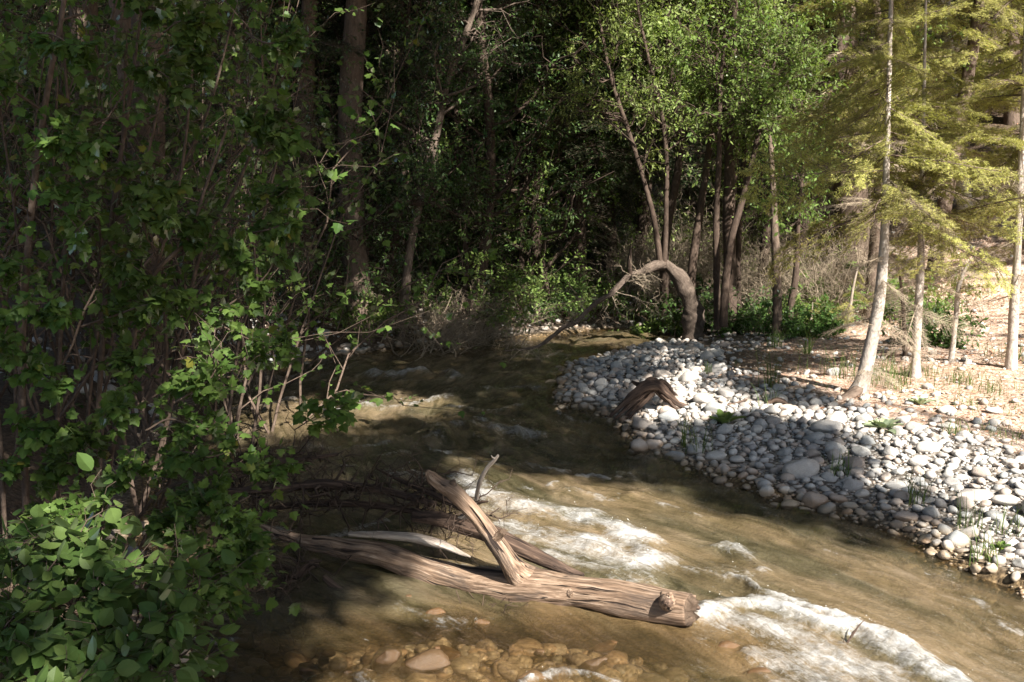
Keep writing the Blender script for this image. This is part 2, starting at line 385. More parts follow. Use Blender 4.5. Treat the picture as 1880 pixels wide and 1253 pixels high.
def terrain(x, y, fine=True):
    sh = np.shape(x); p = np.stack([np.ravel(x), np.ravel(y)], -1).astype(float)
    sd = sdf(p); sd = sd + 0.12 * fbm(p3(p[:, 0] * 1.3, p[:, 1] * 1.3), 3, 3)
    _, _, t = seg_dist(p, CL, False); w = sstep(-.8, .8, t)
    o = np.maximum(sd, 0)
    bar = 0.02 + 0.22 * (1 - np.exp(-o / 1.6)) + 0.015 * o
    bank = 0.02 + 0.30 * sstep(0, .9, o) + 0.05 * o
    z = bar * w + bank * (1 - w)
    inn = np.maximum(-sd, 0); bed = -0.04 - 0.42 * (1 - np.exp(-inn / .7))
    z = np.where(sd > 0, z, bed * sstep(0, .25, inn) + z * (1 - sstep(0, .25, inn)))
    fw = np.exp(-(((p[:, 0] - SHAL[0]) / 1.05) ** 2 + ((p[:, 1] - SHAL[1]) / .42) ** 2) ** 2); z = np.where(z < -.09, z * (1 - fw) - .09 * fw, z)
    h = (p - HILL_A) @ HILL_N; hx = sstep(2.2, 5.5, p[:, 0])
    z = z + 0.47 * np.maximum(0, h) * hx * sstep(0, 1.2, h)
    z = z + 0.07 * np.maximum(0, p[:, 1] - 17) + 0.16 * np.maximum(0, p[:, 1] - 26) + .12 * np.maximum(0, -p[:, 0] - 6)
    front = sstep(2.8, 1.0, p[:, 1]) * sstep(2.6, .6, np.abs(p[:, 0])); z = np.where(z < .3, z * (1 - front) + .3 * front, z)
    if fine:
        q = p3(p[:, 0], p[:, 1]); z = z + 0.035 * fbm(q * 1.9, 4, 5) + .012 * fbm(q * 9, 3, 6)
    return z.reshape(sh)
def G(px, py, it=60):
    """where the view ray through a pixel of the photograph meets the ground"""
    d = ray(px, py); d = d / d[1]; Y = np.linspace(2.0, 60, 1500); q = CAM + Y[:, None] * d
    z = terrain(q[:, 0], q[:, 1]); b = np.nonzero(q[:, 2] < z)[0]
    return q[b[0]] if len(b) else q[-1]
def ground(x, y): return float(terrain(np.array([x]), np.array([y]))[0])

# ------------------------------------------------------------------ ground, bed and water
def axis(lo, hi, c0, c1, fine, grow_):
    a = [c0]
    while a[-1] < c1: a.append(a[-1] + fine)
    st = fine
    while a[-1] < hi: st *= grow_; a.append(a[-1] + st)
    b = [c0]; st = fine
    while b[-1] > lo: st *= grow_; b.append(b[-1] - st)
    return np.array(b[:0:-1] + a)
def sheet(name, xs, ys, zf, mat, keep=None, attrs=None):
    X, Y = np.meshgrid(xs, ys); Z = zf(X, Y); g = Geo(); nx, ny = len(xs), len(ys)
    i = (np.arange(ny - 1)[:, None] * nx + np.arange(nx - 1)[None]).ravel()
    q = np.stack([i, i + 1, i + nx + 1, i + nx], -1)
    if keep is not None: k = keep(X, Y).ravel(); q = q[k[q].any(1)]
    a = attrs(X, Y, Z) if attrs else {}
    v = p3(X.ravel(), Y.ravel(), Z.ravel())
    if keep is not None:
        u, inv = np.unique(q, return_inverse=True); q = inv.reshape(-1, 4); v = v[u]; a = {k: x[u] for k, x in a.items()}
    g.add(v, quads=q, **a); return obj(name, g, mat)

m = M('forest_floor'); ps = m.pos(); land = m.attr('land'); needle = m.attr('needle'); green = m.attr('green')
n1 = m.noise(ps, 3, 5); n2 = m.noise(ps, 30, 5, .7); n3 = m.noise(ps, 110, 3, .7)
vor = m.n('TexVoronoi', {'Vector': ps, 'Scale': 34.0}); vd = vor.outputs['Distance']; vc = m.n('SeparateColor', {0: vor.outputs['Color']}).outputs[0]
soil = m.ramp(n2, [(.3, (.035, .024, .016)), (.55, (.10, .07, .048)), (.8, (.19, .145, .105))])
duff = m.ramp(n2, [(.28, (.13, .065, .036)), (.5, (.30, .175, .11)), (.75, (.46, .32, .22))])
litter = m.ramp(m.math('ADD', m.math('MULTIPLY', vc, .6), m.math('MULTIPLY', n3, .5)), [(.25, (.20, .12, .08)), (.5, (.44, .31, .235)), (.8, (.62, .50, .41))])
duff = m.mix(.7, duff, litter)
grav = m.ramp(vc, [(0, (.20, .185, .16)), (.5, (.34, .31, .275)), (1, (.46, .43, .39))])
grav = m.mix(m.ramp(vd, [(.3, (0, 0, 0)), (.62, (1, 1, 1))]), grav, (.12, .10, .08))
bedc = m.mix(m.ramp(vd, [(.2, (0, 0, 0)), (.7, (.8, .8, .8))]), m.ramp(vc, [(0, (.12, .08, .04)), (.5, (.22, .15, .075)), (1, (.34, .24, .13))]), (.05, .035, .02))
c = m.mix(land, bedc, grav); c = m.mix(m.math('MULTIPLY', needle, 1.0, clamp=True), c, duff)
c = m.mix(m.attr('soil'), c, soil)
c = m.mix(m.math('MULTIPLY', m.math('MULTIPLY', green, .5), m.ramp(n1, [(.42, (0, 0, 0)), (.6, (1, 1, 1))]), clamp=True), c, m.ramp(n3, [(.3, (.03, .05, .015)), (.7, (.09, .12, .035))]))
h = m.math('ADD', m.math('MULTIPLY', n2, .8), m.math('SUBTRACT', m.math('MULTIPLY', n3, .5), m.math('MULTIPLY', vd, .8)))
MAT_GROUND = m.surf(m.prin(Base_Color=c, Roughness=.9, Specular_IOR_Level=.15, Normal=m.bump(h, .8, .02)))

def ground_attr(X, Y, Z):
    p = np.stack([X.ravel(), Y.ravel()], -1); sd = sdf(p); _, _, t = seg_dist(p, CL, False); w = sstep(-.8, .8, t)
    nz = fbm(p3(p[:, 0] * 1.1, p[:, 1] * 1.1), 4, 21) * .7
    h = (p - HILL_A) @ HILL_N
    land = sstep(-.05, .15, sd)
    needle = np.maximum(sstep(1.35, 2.0, sd + nz * .7), sstep(-.6, .3, h)) * w * sstep(-1, 2, p[:, 0])
    soil = np.maximum((1 - w) * sstep(-.1, .3, sd), sstep(2.2, 3.4, sd + nz) * (1 - needle))
    soil = np.where((p[:, 1] > 9.5) & (sd > .3), np.maximum(soil, sstep(4.2, 1.8, p[:, 0]) * .9), soil)
    green = sstep(.2, 1, nz + .5) * sstep(.5, 1.5, sd) * .5
    return {'land': land, 'needle': needle, 'soil': soil, 'green': green}
xs = axis(-70, 70, -2.2, 6.0, .042, 1.05); ys = axis(-22, 95, 3.2, 12.0, .042, 1.045)
gr = sheet('ground', xs, ys, terrain, MAT_GROUND, attrs=ground_attr); tag(gr, kind='structure')

FOAM = [  # pixel polyline, half width m, strength, height
 ([(880, 905), (930, 925), (1000, 945), (1080, 960), (1150, 990), (1210, 1030)], .16, .95, .07),
 ([(930, 975), (1000, 990), (1060, 1005), (1120, 1020), (1170, 1045)], .17, 1.0, .05),
 ([(985, 1025), (1060, 1045), (1150, 1065)], .10, .8, .0),
 ([(850, 875), (900, 900), (960, 930)], .16, .55, .03), ([(870, 960), (920, 975)], .1, .6, .0),
 ([(1180, 1010), (1260, 1040), (1330, 1060)], .16, .42, .02),
 ([(1335, 1062), (1375, 1075), (1410, 1098), (1450, 1108), (1500, 1128), (1560, 1140)], .035, .95, .05),
 ([(1285, 1135), (1340, 1118), (1390, 1108), (1440, 1125), (1500, 1150), (1560, 1150), (1610, 1172), (1660, 1195), (1700, 1225), (1760, 1275), (1850, 1340)], .085, .95, .06),
 ([(1330, 1150), (1420, 1160), (1500, 1190), (1600, 1230), (1700, 1300)], .15, .72, .02),
 ([(1450, 1210), (1530, 1250), (1640, 1340)], .16, .70, .01), ([(1390, 1195), (1430, 1240), (1500, 1320)], .06, .6, .03),
 ([(490, 752), (560, 746), (640, 754), (720, 748), (790, 738), (835, 733)], .10, .62, .06),
 ([(620, 752), (700, 750)], .05, .9, .03), ([(515, 745), (530, 742)], .07, .9, .06),
 ([(400, 790), (500, 775), (600, 775)], .12, .25, .02),
 ([(800, 802), (840, 782), (900, 780), (950, 790), (990, 802)], .17, .62, .07), ([(810, 800), (850, 800), (900, 805)], .1, .5, .0),
 ([(865, 765), (890, 772)], .07, .7, .04),
 ([(680, 690), (720, 690), (770, 684)], .14, .75, .10), ([(640, 715), (700, 705), (780, 700)], .15, .35, .03),
 ([(828, 680), (838, 690)], .10, .7, .08), ([(810, 712), (830, 712)], .05, .8, .02), ([(1000, 655), (1060, 650), (1110, 640)], .10, .5, .04),
 ([(1070, 868), (1100, 863), (1135, 872)], .04, .75, .02), ([(1150, 865), (1180, 885)], .05, .5, .02),
 ([(925, 890), (950, 885), (975, 895)], .05, .7, .02), ([(1015, 890), (1030, 885)], .04, .7, .02),
 ([(640, 855), (700, 868), (790, 880)], .12, .5, .03), ([(700, 830), (740, 832)], .05, .7, .03), ([(380, 860), (440, 858)], .1, .6, .04),
 ([(1000, 800), (1050, 830)], .08, .35, .02), ([(1100, 820), (1170, 835), (1200, 850)], .07, .4, .02),
 ([(500, 968), (560, 985), (640, 975), (690, 955)], .07, .75, .0), ([(700, 905), (760, 915)], .12, .4, .02),
 ([(740, 1012), (820, 1022), (900, 1036)], .11, .6, .0), ([(560, 870), (640, 880)], .1, .3, .02),
 ([(735, 1118), (790, 1135), (850, 1150)], .08, .55, .01), ([(960, 1240), (1020, 1222), (1080, 1228), (1140, 1250)], .06, .75, .03),
 ([(620, 1225), (680, 1250)], .06, .6, .02), ([(330, 1180), (385, 1172), (435, 1170)], .04, .8, .03), ([(380, 1090), (480, 1060)], .1, .5, .02),
 ([(1350, 905), (1400, 945)], .06, .3, .02), ([(1310, 1000), (1355, 1018), (1380, 1050)], .06, .5, .03), ([(1780, 1095), (1840, 1125), (1880, 1145)], .03, .6, .01),
 ([(880, 850), (960, 845), (1040, 860)], .07, .55, .02), ([(760, 815), (820, 830)], .06, .6, .02), ([(900, 715), (960, 705), (1010, 712)], .08, .5, .03), ([(840, 745), (900, 752), (960, 745)], .07, .45, .03), ([(560, 815), (640, 825), (700, 815)], .08, .5, .03), ([(1030, 760), (1080, 775)], .06, .5, .02), ([(980, 680), (1040, 690)], .08, .5, .03), ([(600, 700), (660, 690)], .1, .5, .04), ([(1200, 925), (1280, 945)], .05, .5, .02), ([(1050, 900), (1120, 915), (1180, 910)], .05, .55, .02),
 ([(1500, 1010), (1560, 1030)], .02, .35, .0), ([(1860, 1180), (1950, 1200)], .03, .5, .01),
]
def foam_field(p):
    F = np.zeros(len(p)); H = np.zeros(len(p))
    q = p + .15 * np.stack([fbm(p3(p[:, 0] * 2.6, p[:, 1] * 2.6), 5, 31, .6), fbm(p3(p[:, 0] * 2.6, p[:, 1] * 2.6), 5, 32, .6)], -1)
    for pts, w, s, h in FOAM:
        L = np.array([Z0(a, b)[:2] for a, b in pts]); lo = L.min(0) - 3 * w; hi = L.max(0) + 3 * w
        k = np.nonzero(((q >= lo) & (q <= hi)).all(1))[0]
        if len(k) == 0: continue
        d, _, _ = seg_dist(q[k], L, False); e = np.exp(-(d / w) ** 2 * 1.1)
        F[k] = np.maximum(F[k], s * e); H[k] = np.maximum(H[k], h * e)
    F = F * np.clip(.80 + .85 * fbm(p3(p[:, 0] * 4, p[:, 1] * 6), 4, 33), 0, 1.15)
    return F, H * .62
def water_z(X, Y, full=False):
    p = np.stack([X.ravel(), Y.ravel()], -1); _, fs, ft = seg_dist(p, CL, False); F, H = foam_field(p)
    calm = sstep(4.5, 3.3, p[:, 1]) * sstep(1.2, .6, p[:, 0]); am = 1 - .55 * calm + .7 * sstep(5.8, 7.5, p[:, 1])
    fl = p3(fs * .9, ft * 2.3); wv = fbm(fl * 2.2, 4, 41)
    rd = 1 - np.abs(fbm(p3(fs * 2.0, ft * 4.0) + wv[:, None] * .4, 4, 42)) * 2.2
    z = am * (.030 * wv + .017 * rd) + H * (1 + .6 * fbm(p3(fs * 4, ft * 9), 3, 43)) 
    ff = p3(fs * 9, ft * 17) + 1.5 * wv[:, None]; z = z + np.clip(F, 0, 1) * (.026 * np.abs(fbm(ff, 3, 44)))
    z = z + am * .006 * fbm(p3(fs * 9, ft * 24), 3, 48)
    z = z - .02
    if full: return z.reshape(X.shape), F, fs, ft
    return z.reshape(X.shape)
_wc = {}
def water_attr(X, Y, Z):
    z, F, fs, ft = water_z(X, Y, True); t = terrain(X, Y).ravel(); dep = np.maximum(z.ravel() - t, 0)
    p = np.stack([X.ravel(), Y.ravel()], -1); cl = np.exp(-(((p[:, 0] - SHAL[0]) / 1.25) ** 2 + ((p[:, 1] - SHAL[1]) / .52) ** 2) ** 2)
    return {'foam': F, 'depth': dep, 'flow': p3(fs, ft), 'clear': cl}
m = M('murky_stream_water'); flow = m.attr('flow', 'Vector'); foam = m.attr('foam'); dep = m.attr('depth'); ps = m.pos()
st1 = m.noise(m.map(flow, (1.7, 6.5, 1)), 1.0, 6, .62, 1.3); st2 = m.noise(m.map(flow, (6, 26, 1)), 1.0, 5, .65, 1.2); fine = m.noise(ps, 60, 4, .65, .5)
f1 = m.noise(ps, 26, 6, .75, 1.2); f2 = m.noise(m.map(flow, (4, 19, 1)), 1.0, 7, .72, 1.8)
fn = m.math('ADD', m.math('MULTIPLY', f1, .5), m.math('MULTIPLY', f2, .5))
fa = m.math('ADD', foam, m.math('MULTIPLY', m.math('SUBTRACT', fn, .5), 2.1))
fmask = m.ramp(fa, [(.30, (0, 0, 0)), (.70, (.45, .45, .45)), (1.0, (.90, .90, .90))])
murk = m.ramp(m.math('ADD', m.math('MULTIPLY', st1, .7), m.math('MULTIPLY', m.noise(ps, 1.3, 3), .4)), [(.38, (.040, .033, .017)), (.50, (.092, .074, .042)), (.60, (.140, .110, .068)), (.72, (.19, .152, .105))])
big_ = m.noise(m.map(flow, (.8, 2.6, 1)), 1.0, 3, .5, .6)
murk = m.mix(m.ramp(big_, [(.40, (0, 0, 0)), (.62, (.75, .75, .75))]), murk, m.mix(1.0, murk, (1.22, 1.12, 1.0), 'MULTIPLY')); murk = m.mix(m.ramp(big_, [(.36, (.7, .7, .7)), (.50, (0, 0, 0))]), murk, m.mix(1.0, murk, (.55, .62, .55), 'MULTIPLY'))
murk = m.mix(m.attr('clear'), murk, m.mix(1.0, murk, (1.22, 1.06, .80), 'MULTIPLY'))
op = m.math('SUBTRACT', 1.0, m.math('EXPONENT', m.math('MULTIPLY', dep, m.math('MULTIPLY_ADD', m.attr('clear'), 3.3, -5.4))))
hgt = m.math('ADD', m.math('MULTIPLY', st1, .5), m.math('ADD', m.math('MULTIPLY', st2, .35), m.math('MULTIPLY', fine, .18)))
bm = m.bump(hgt, .9, .045)
dif = m.n('BsdfDiffuse', {'Color': murk, 'Normal': bm}).outputs[0]
tr = m.n('BsdfTransparent', {'Color': (.93, .86, .70, 1)}).outputs[0]
body = m.n('MixShader', {0: op, 1: tr, 2: dif}).outputs[0]
gl = m.n('BsdfGlossy', {'Color': (1, 1, 1, 1), 'Roughness': .07, 'Normal': bm}).outputs[0]
fr = m.n('Fresnel', {'IOR': 1.33, 'Normal': bm}).outputs[0]
wet = m.n('MixShader', {0: fr, 1: body, 2: gl}).outputs[0]
white = m.n('BsdfDiffuse', {'Color': m.ramp(fn, [(.32, (.26, .25, .22)), (.62, (.56, .56, .55))]), 'Normal': m.bump(fn, .5, .03)}).outputs[0]
wt = m.n('MixShader', {0: .25, 1: white, 2: m.n('BsdfTranslucent', {'Color': (.8, .8, .78, 1)}).outputs[0]}).outputs[0]
glint_spk = m.ramp(m.noise(m.map(flow, (11, 38, 1)), 1.0, 3, .6, .5), [(.705, (0, 0, 0)), (.76, (.8, .8, .8))])  # small white specks painted in as glints on the ripples
fmask = m.n('Math', {0: fmask, 1: m.math('MULTIPLY', glint_spk, m.ramp(m.noise(ps, 1.9, 2), [(.48, (0, 0, 0)), (.56, (1, 1, 1))]))}, operation='MAXIMUM').outputs[0]
MAT_WATER = m.surf(m.n('MixShader', {0: fmask, 1: wet, 2: wt}).outputs[0])
wx = axis(-6.5, 10, -1.4, 2.8, .011, 1.02); wy = axis(2.2, 17, 3.3, 5.2, .011, 1.012)
def wkeep(X, Y): return sdf(np.stack([X.ravel(), Y.ravel()], -1)).reshape(X.shape) < .35
wa = sheet('stream_water', wx, wy, water_z, MAT_WATER, keep=wkeep, attrs=water_attr); tag(wa, kind='structure')

# ------------------------------------------------------------------ stones
import bmesh
def ico(sub):
    b = bmesh.new(); bmesh.ops.create_icosphere(b, subdivisions=sub, radius=1.0); b.verts.ensure_lookup_table()
    v = np.array([q.co[:] for q in b.verts]); f = np.array([[x.index for x in q.verts] for q in b.faces]); b.free(); return v, f
ICO = {k: ico(k) for k in (1, 2, 3, 4)}
def stone_shape(sub, seed, angular=.5):
    v, f = ICO[sub]; r = rg(seed); v = v.copy()
    # a few cut planes give flat worn faces, noise gives the rest
    for k in range(10):
        n = nrm(r.normal(size=3)); d = r.uniform(.55, .9); e = v @ n - d; v = v - np.maximum(e, 0)[:, None] * n * angular
    v = v * (1 + .17 * fbm(v * 1.5 + seed, 3, seed) + .055 * fbm(v * 4 + seed, 3, seed + 1))[:, None]
    return v, f
STONE_MESH = []
for k in range(14):
    v, f = stone_shape(3, 100 + k, .65 + .35 * (k % 3) / 2); g = Geo(); g.add(v, tris=f, rnd=np.zeros(len(v))); STONE_MESH.append(g.mesh('river_rock', M_STONE))
WET_MESH = []
for me in STONE_MESH: w_ = me.copy(); w_.materials[0] = M_WET; WET_MESH.append(w_)
def tone(k):
    k = k % 1; return 'grey' if k < .12 else 'pale grey' if k < .33 else 'blue-grey' if k < .52 else 'whitish' if k < .7 else 'tan' if k < .92 else 'dark grey'
R = rg(7)
STONES = []     # x, y, r for spacing
def rock(p, w, hf, df, mi, k, label, group=None, rz=None, tilt=.15, cat='rock', sink=.3, name='river_rock', meshes=None):
    o = link(name, (meshes or STONE_MESH)[mi % len(STONE_MESH)]); rz = R.uniform(0, 6.28) if rz is None else rz
    o.location = (p[0], p[1], p[2] + w * hf * (1 - 2 * sink)); o.scale = (w, w * df, w * hf)
    o.rotation_euler = (R.normal() * tilt, R.normal() * tilt, rz); o.color = (k, 0, 0, 1); STONES.append((p[0], p[1], w, len(STONES)))
    return tag(o, label, cat, group)
# px, py of the foot, width px, height factor, tone, label
HERO = [
 (1472, 884, 78, .62, .10, 'big grey boulder with a streaked rounded face at the edge of the gravel bar', 'the big streaked boulder'),
 (1176, 836, 38, .85, .74, 'pointed wet tan rock at the tip of the gravel bar where the water touches it', 'the pointed tan rock'),
 (1202, 826, 40, .6, .75, 'smooth tan rock behind the pointed one at the waterline', 'the smooth tan rock'),
 (1106, 712, 32, .7, .30, 'pale egg-shaped rock among blue-grey stones at the shaded head of the bar', 'the pale egg-shaped rock'),
 (1269, 680, 22, .9, .50, 'round blue-grey stone in the shade behind the driftwood stump', 'the round blue-grey stone'),
 (1226, 765, 32, .8, .78, 'rounded tan rock just in front of the driftwood stump', 'the tan rock by the stump'),
 (1266, 703, 38, .65, .62, 'pale sunlit rock behind the driftwood stump', 'the pale rock behind the stump'),
 (1082, 741, 26, .6, .60, 'small whitish rock at the left waterline of the bar', 'the whitish waterline rock'),
 (1042, 733, 15, 1.1, .25, 'small upright pale stone at the leftmost tip of the bar', 'the upright pale stone'),
 (1319, 852, 46, .6, .28, 'pale rounded rock in shade right of the plant at the water edge', 'the pale shaded rock'),
 (1356, 852, 30, .6, .20, 'pale wedge-shaped rock beside the waterline in the shade', 'the wedge-shaped rock'),
 (1384, 843, 20, .9, .48, 'small blue-grey block standing in the shaded gravel', 'the small blue-grey block'),
 (1443, 838, 32, .6, .40, 'flat grey rock directly behind the big streaked boulder', 'the flat grey rock'),
 (1473, 836, 24, .7, .15, 'squat pale rock behind the big streaked boulder', 'the squat pale rock'),
 (1423, 872, 23, .75, .95, 'dark rounded stone touching the left side of the big boulder', 'the dark stone'),
 (1449, 886, 30, .6, .82, 'orange-brown wet stone in front of the big boulder', 'the orange-brown stone'),
 (1424, 782, 32, .65, .95, 'dark grey rock at the edge of the sunlit strip', 'the dark grey rock'),
 (1332, 800, 36, .6, .50, 'flat blue-grey slab in the shade below the leafy plant', 'the blue-grey slab'),
 (1391, 797, 26, .7, .22, 'pale rock in the shaded middle of the bar', 'the pale middle rock'),
 (1293, 744, 44, .6, .64, 'broad whitish rock in full sun right of the driftwood stump', 'the broad whitish rock'),
 (1245, 732, 38, .45, .30, 'low pale rock tucked behind the right arm of the stump', 'the low pale rock'),
 (1200, 793, 22, .8, .66, 'small white stone left of the stump by the dark water', 'the small white stone'),
 (1668, 962, 46, .55, .80, 'brown-topped rock sitting at the waterline with its foot in the stream', 'the brown-topped rock'),
 (1565, 941, 34, .5, .26, 'flat pale rock half out of the water at the bar edge', 'the half-wet flat rock'),
 (1587, 920, 30, .7, .64, 'white angular rock just above the waterline', 'the white angular rock'),
 (1714, 956, 38, .7, .18, 'grey rounded rock beside the grass tuft near the water', 'the grey rounded rock'),
 (1800, 925, 72, .38, .66, 'long flat white slab lying in the sun on the bar', 'the long white slab'),
 (1572, 905, 44, .7, .08, 'blocky grey rock below the dark weed on the bar', 'the blocky grey rock'),
 (1650, 903, 46, .4, .30, 'low broad pale rock in half shade', 'the low broad rock'),
 (1663, 925, 38, .6, .76, 'ribbed tan rock behind the brown-topped rock', 'the ribbed tan rock'),
 (1786, 985, 54, .38, .64, 'flat white stone near the right end of the waterline', 'the flat white stone'),
 (1692, 858, 40, .65, .18, 'rounded grey rock where the shade gives way to sun', 'the rounded grey rock'),
 (1712, 835, 54, .5, .62, 'large pale sunlit rock at the upper side of the white gravel', 'the large pale rock'),
 (1536, 838, 50, .6, .30, 'large pale rock with a flat top above the big boulder', 'the flat-topped pale rock'),
 (1498, 815, 40, .5, .42, 'grey flat rock in the shaded strip', 'the shaded flat rock'),
 (1476, 782, 22, .9, .94, 'dark knobbly stone standing in the row along the sunlit strip', 'the dark knobbly stone'),
 (1524, 795, 58, .55, .12, 'broad grey rock with a sloping face along the sunlit strip', 'the sloping grey rock'),
 (1856, 932, 56, .4, .62, 'flat white rock at the right edge of the picture in full sun', 'the flat rock at the right'),
 (1743, 760, 36, .45, .63, 'white slab lying alone on the reddish needle litter', 'the lone white slab'),
 (1707, 716, 28, .5, .64, 'small white rock on the needle litter near the second fir trunk', 'the small rock by the fir'),
 (1829, 762, 34, .4, .60, 'white stone on the needle litter towards the right edge', 'the litter stone'),
 (1662, 778, 34, .5, .62, 'white rock right behind the grey-green rosette plant', 'the rock behind the rosette'),
 (1531, 690, 30, .7, .30, 'pale rock half in shade left of the leaning fir trunk', 'the rock left of the fir'),
 (1501, 748, 26, .7, .28, 'pale stone at the edge of the shade under the trees', 'the stone by the shade edge'),
]
LAND = []
def pxm(px, py, w): return G(px, py), w
for i, (px, py, w, hf, k, lab, short) in enumerate(HERO):
    p = G(px, py); s = w * p[1] / FPX / 2 * 1.05
    p = p + np.array([0, s * .6, 0]); p[2] = ground(p[0], p[1]); rock(p, s, hf, R.uniform(.7, .9), i * 5 + 1, k, lab, rz=R.uniform(-.3, .3)); LAND.append((p, short))
WET = [
 (788, 1222, 104, .34, .97, 'striped pale slab standing out of the shallow water in the foreground', 'the striped slab', .10),
 (712, 1215, 58, .62, .95, 'dark wet rock touching the left end of the striped slab', 'the dark wet rock', .06),
 (739, 1262, 56, .5, .78, 'brown wet rock cut by the bottom edge in front of the striped slab', 'the brown wet rock', .3),
 (673, 1232, 38, .6, .45, 'rounded grey wet stone left of the dark rock', 'the rounded wet stone', .3),
 (638, 1235, 32, .6, .96, 'small pale stone breaking the water at the lower left', 'the small wet stone', .2),
 (801, 1162, 24, .5, .97, 'bright round stone glinting in the ripple below the log', 'the bright round stone', .25),
 (753, 1098, 30, .6, .92, 'orange wet stone under the left part of the log', 'the orange wet stone', .2),
 (801, 1128, 48, .6, .90, 'golden wet rock with water sliding over it below the log', 'the golden rock', .25),
 (884, 1140, 34, .5, .93, 'tan stone beside the clump of wet roots below the log', 'the tan stone by the roots', .25),
 (819, 1192, 62, .4, .80, 'brown rock just under the surface behind the striped slab', 'the brown sunken rock', .5),
 (1116, 1180, 58, .4, .76, 'golden rock just under the surface below the middle of the log', 'the golden sunken rock', .5),
 (991, 1192, 26, .6, .95, 'small tan stone poking through the shallow water', 'the poking tan stone', .3),
 (1091, 1215, 64, .4, .98, 'olive-brown rock just under the surface in the shallows', 'the olive-brown rock', .5),
 (1290, 1245, 52, .35, .90, 'pink-brown flat rock under the surface near the bottom edge', 'the pink-brown rock', .5),
 (974, 1245, 80, .4, .10, 'broad grey rock at the bottom edge with foam around it', 'the broad grey rock', .45),
 (1268, 1158, 17, .7, .93, 'small pale stone against the broken end of the log', 'the stone at the log end', .2),
 (1674, 1005, 54, .3, .70, 'flat pale rock under clear water near the bar', 'the flat sunken rock', .5),
 (1480, 948, 24, .4, .30, 'flat grey stone just under the water off the bar', 'the sunken grey stone', .4),
 (600, 1190, 40, .5, .80, 'ochre rock under the rippled shallows at the left', 'the ochre rock', .5),
 (560, 1225, 36, .5, .76, 'ochre stone under the water near the bottom left', 'the ochre stone', .5),
 (1345, 1190, 60, .5, .90, 'rusty rock ridge with a thin sheet of water running over it', 'the rusty rock ridge', .35),
 (1400, 1235, 56, .5, .91, 'rusty rock below the ridge at the bottom edge', 'the rusty lower rock', .35),
 (625, 668, 24, .6, .45, 'blue-grey stone on the dark far bank at the left', 'the far blue-grey stone', .3),
 (590, 655, 22, .6, .35, 'grey stone on the dark far bank behind the rapids', 'the far grey stone', .3),
 (560, 668, 30, .5, .50, 'dull rock at the foot of the dark left bank', 'the dull bank rock', .3),
 (1165, 618, 22, .5, .62, 'pale stone in the far shallows beside the arched trunk', 'the pale far stone', .3),
 (1000, 612, 16, .6, .30, 'small pale stone on the far bank right of the brush', 'the small far stone', .3),
]
for i, (px, py, w, hf, k, lab, short, sink) in enumerate(WET):
    p = Z0(px, py); s = w * p[1] / FPX / 2
    p = p + np.array([0, s * .5, 0]); p[2] = max(ground(p[0], p[1]), -.03 - s * hf * 2 * (sink - .12)) if py > 700 else ground(p[0], p[1])
    if py > 1000: p[2] = -.03 - s * hf * 2 * sink; rock(p, s, hf, .6, i * 3 + 2, k, lab, sink=0, rz=R.uniform(-.2, .2), meshes=WET_MESH)
    else: rock(p, s, hf, .7, i * 3, k, lab, rz=R.uniform(-.3, .3))
    LAND.append((p, short))
# random cobbles, largest first, packed side by side
def dart(n, sizes, regionf, xr, yr, rng, tries=5, over=.86):
    cell = .35; gridd = {}
    for x, y, r_, _ in STONES: gridd.setdefault((int(x // cell), int(y // cell)), []).append((x, y, r_))
    C_ = rng.uniform((xr[0], yr[0]), (xr[1], yr[1]), (n * tries, 2)); pr = regionf(C_); ok = rng.random(len(C_)) < pr; C_ = C_[ok]
    out = []; k = 0
    for x, y in C_:
        if k >= n: break
        r_ = sizes[k]; gi, gj = int(x // cell), int(y // cell); bad = False
        for a in (-1, 0, 1):
            for b in (-1, 0, 1):
                for (u, v, q) in gridd.get((gi + a, gj + b), ()):
                    if (u - x) ** 2 + (v - y) ** 2 < ((r_ + q) * over) ** 2: bad = True; break
                if bad: break
            if bad: break
        if bad: continue
        gridd.setdefault((gi, gj), []).append((x, y, r_)); out.append((x, y, r_)); k += 1
    return np.array(out)
def bar_region(c):
    sd = sdf(c); _, _, t = seg_dist(c, CL, False); nz = fbm(p3(c[:, 0] * 1.4, c[:, 1] * 1.4), 3, 77)
    h = (c - HILL_A) @ HILL_N
    d = sstep(-.30, -.02, sd) * sstep(2.0, 1.45, sd + nz * .7); d = np.maximum(d, .05 * sstep(-.2, 0, sd) * sstep(4.5, 3, sd) * (nz > -.1))
    d = d * (1 - .92 * sstep(1.75, 2.35, c[:, 0]) * sstep(8.1, 9.0, c[:, 1] + nz * .5))
    return d * (t > .2) * sstep(.4, -.8, h) * (c[:, 0] < .62 * c[:, 1] + .6)
sizes = np.sort(rg(3).lognormal(math.log(.046), .42, 420))[::-1]; sizes = np.minimum(sizes, .13)
big = dart(420, sizes, bar_region, (-.2, 6.5), (3.2, 13.5), rg(4), 14, .80)
pj, fz = proj(p3(big[:, 0], big[:, 1], .15)); vis = (pj[:, 0] > -30) & (pj[:, 0] < 1910) & (pj[:, 1] < 1290)
app = big[:, 2] / fz; order = np.argsort(-(app * vis)); one = order[:228]; rest = order[228:]
seen = {}
used_lab = set()
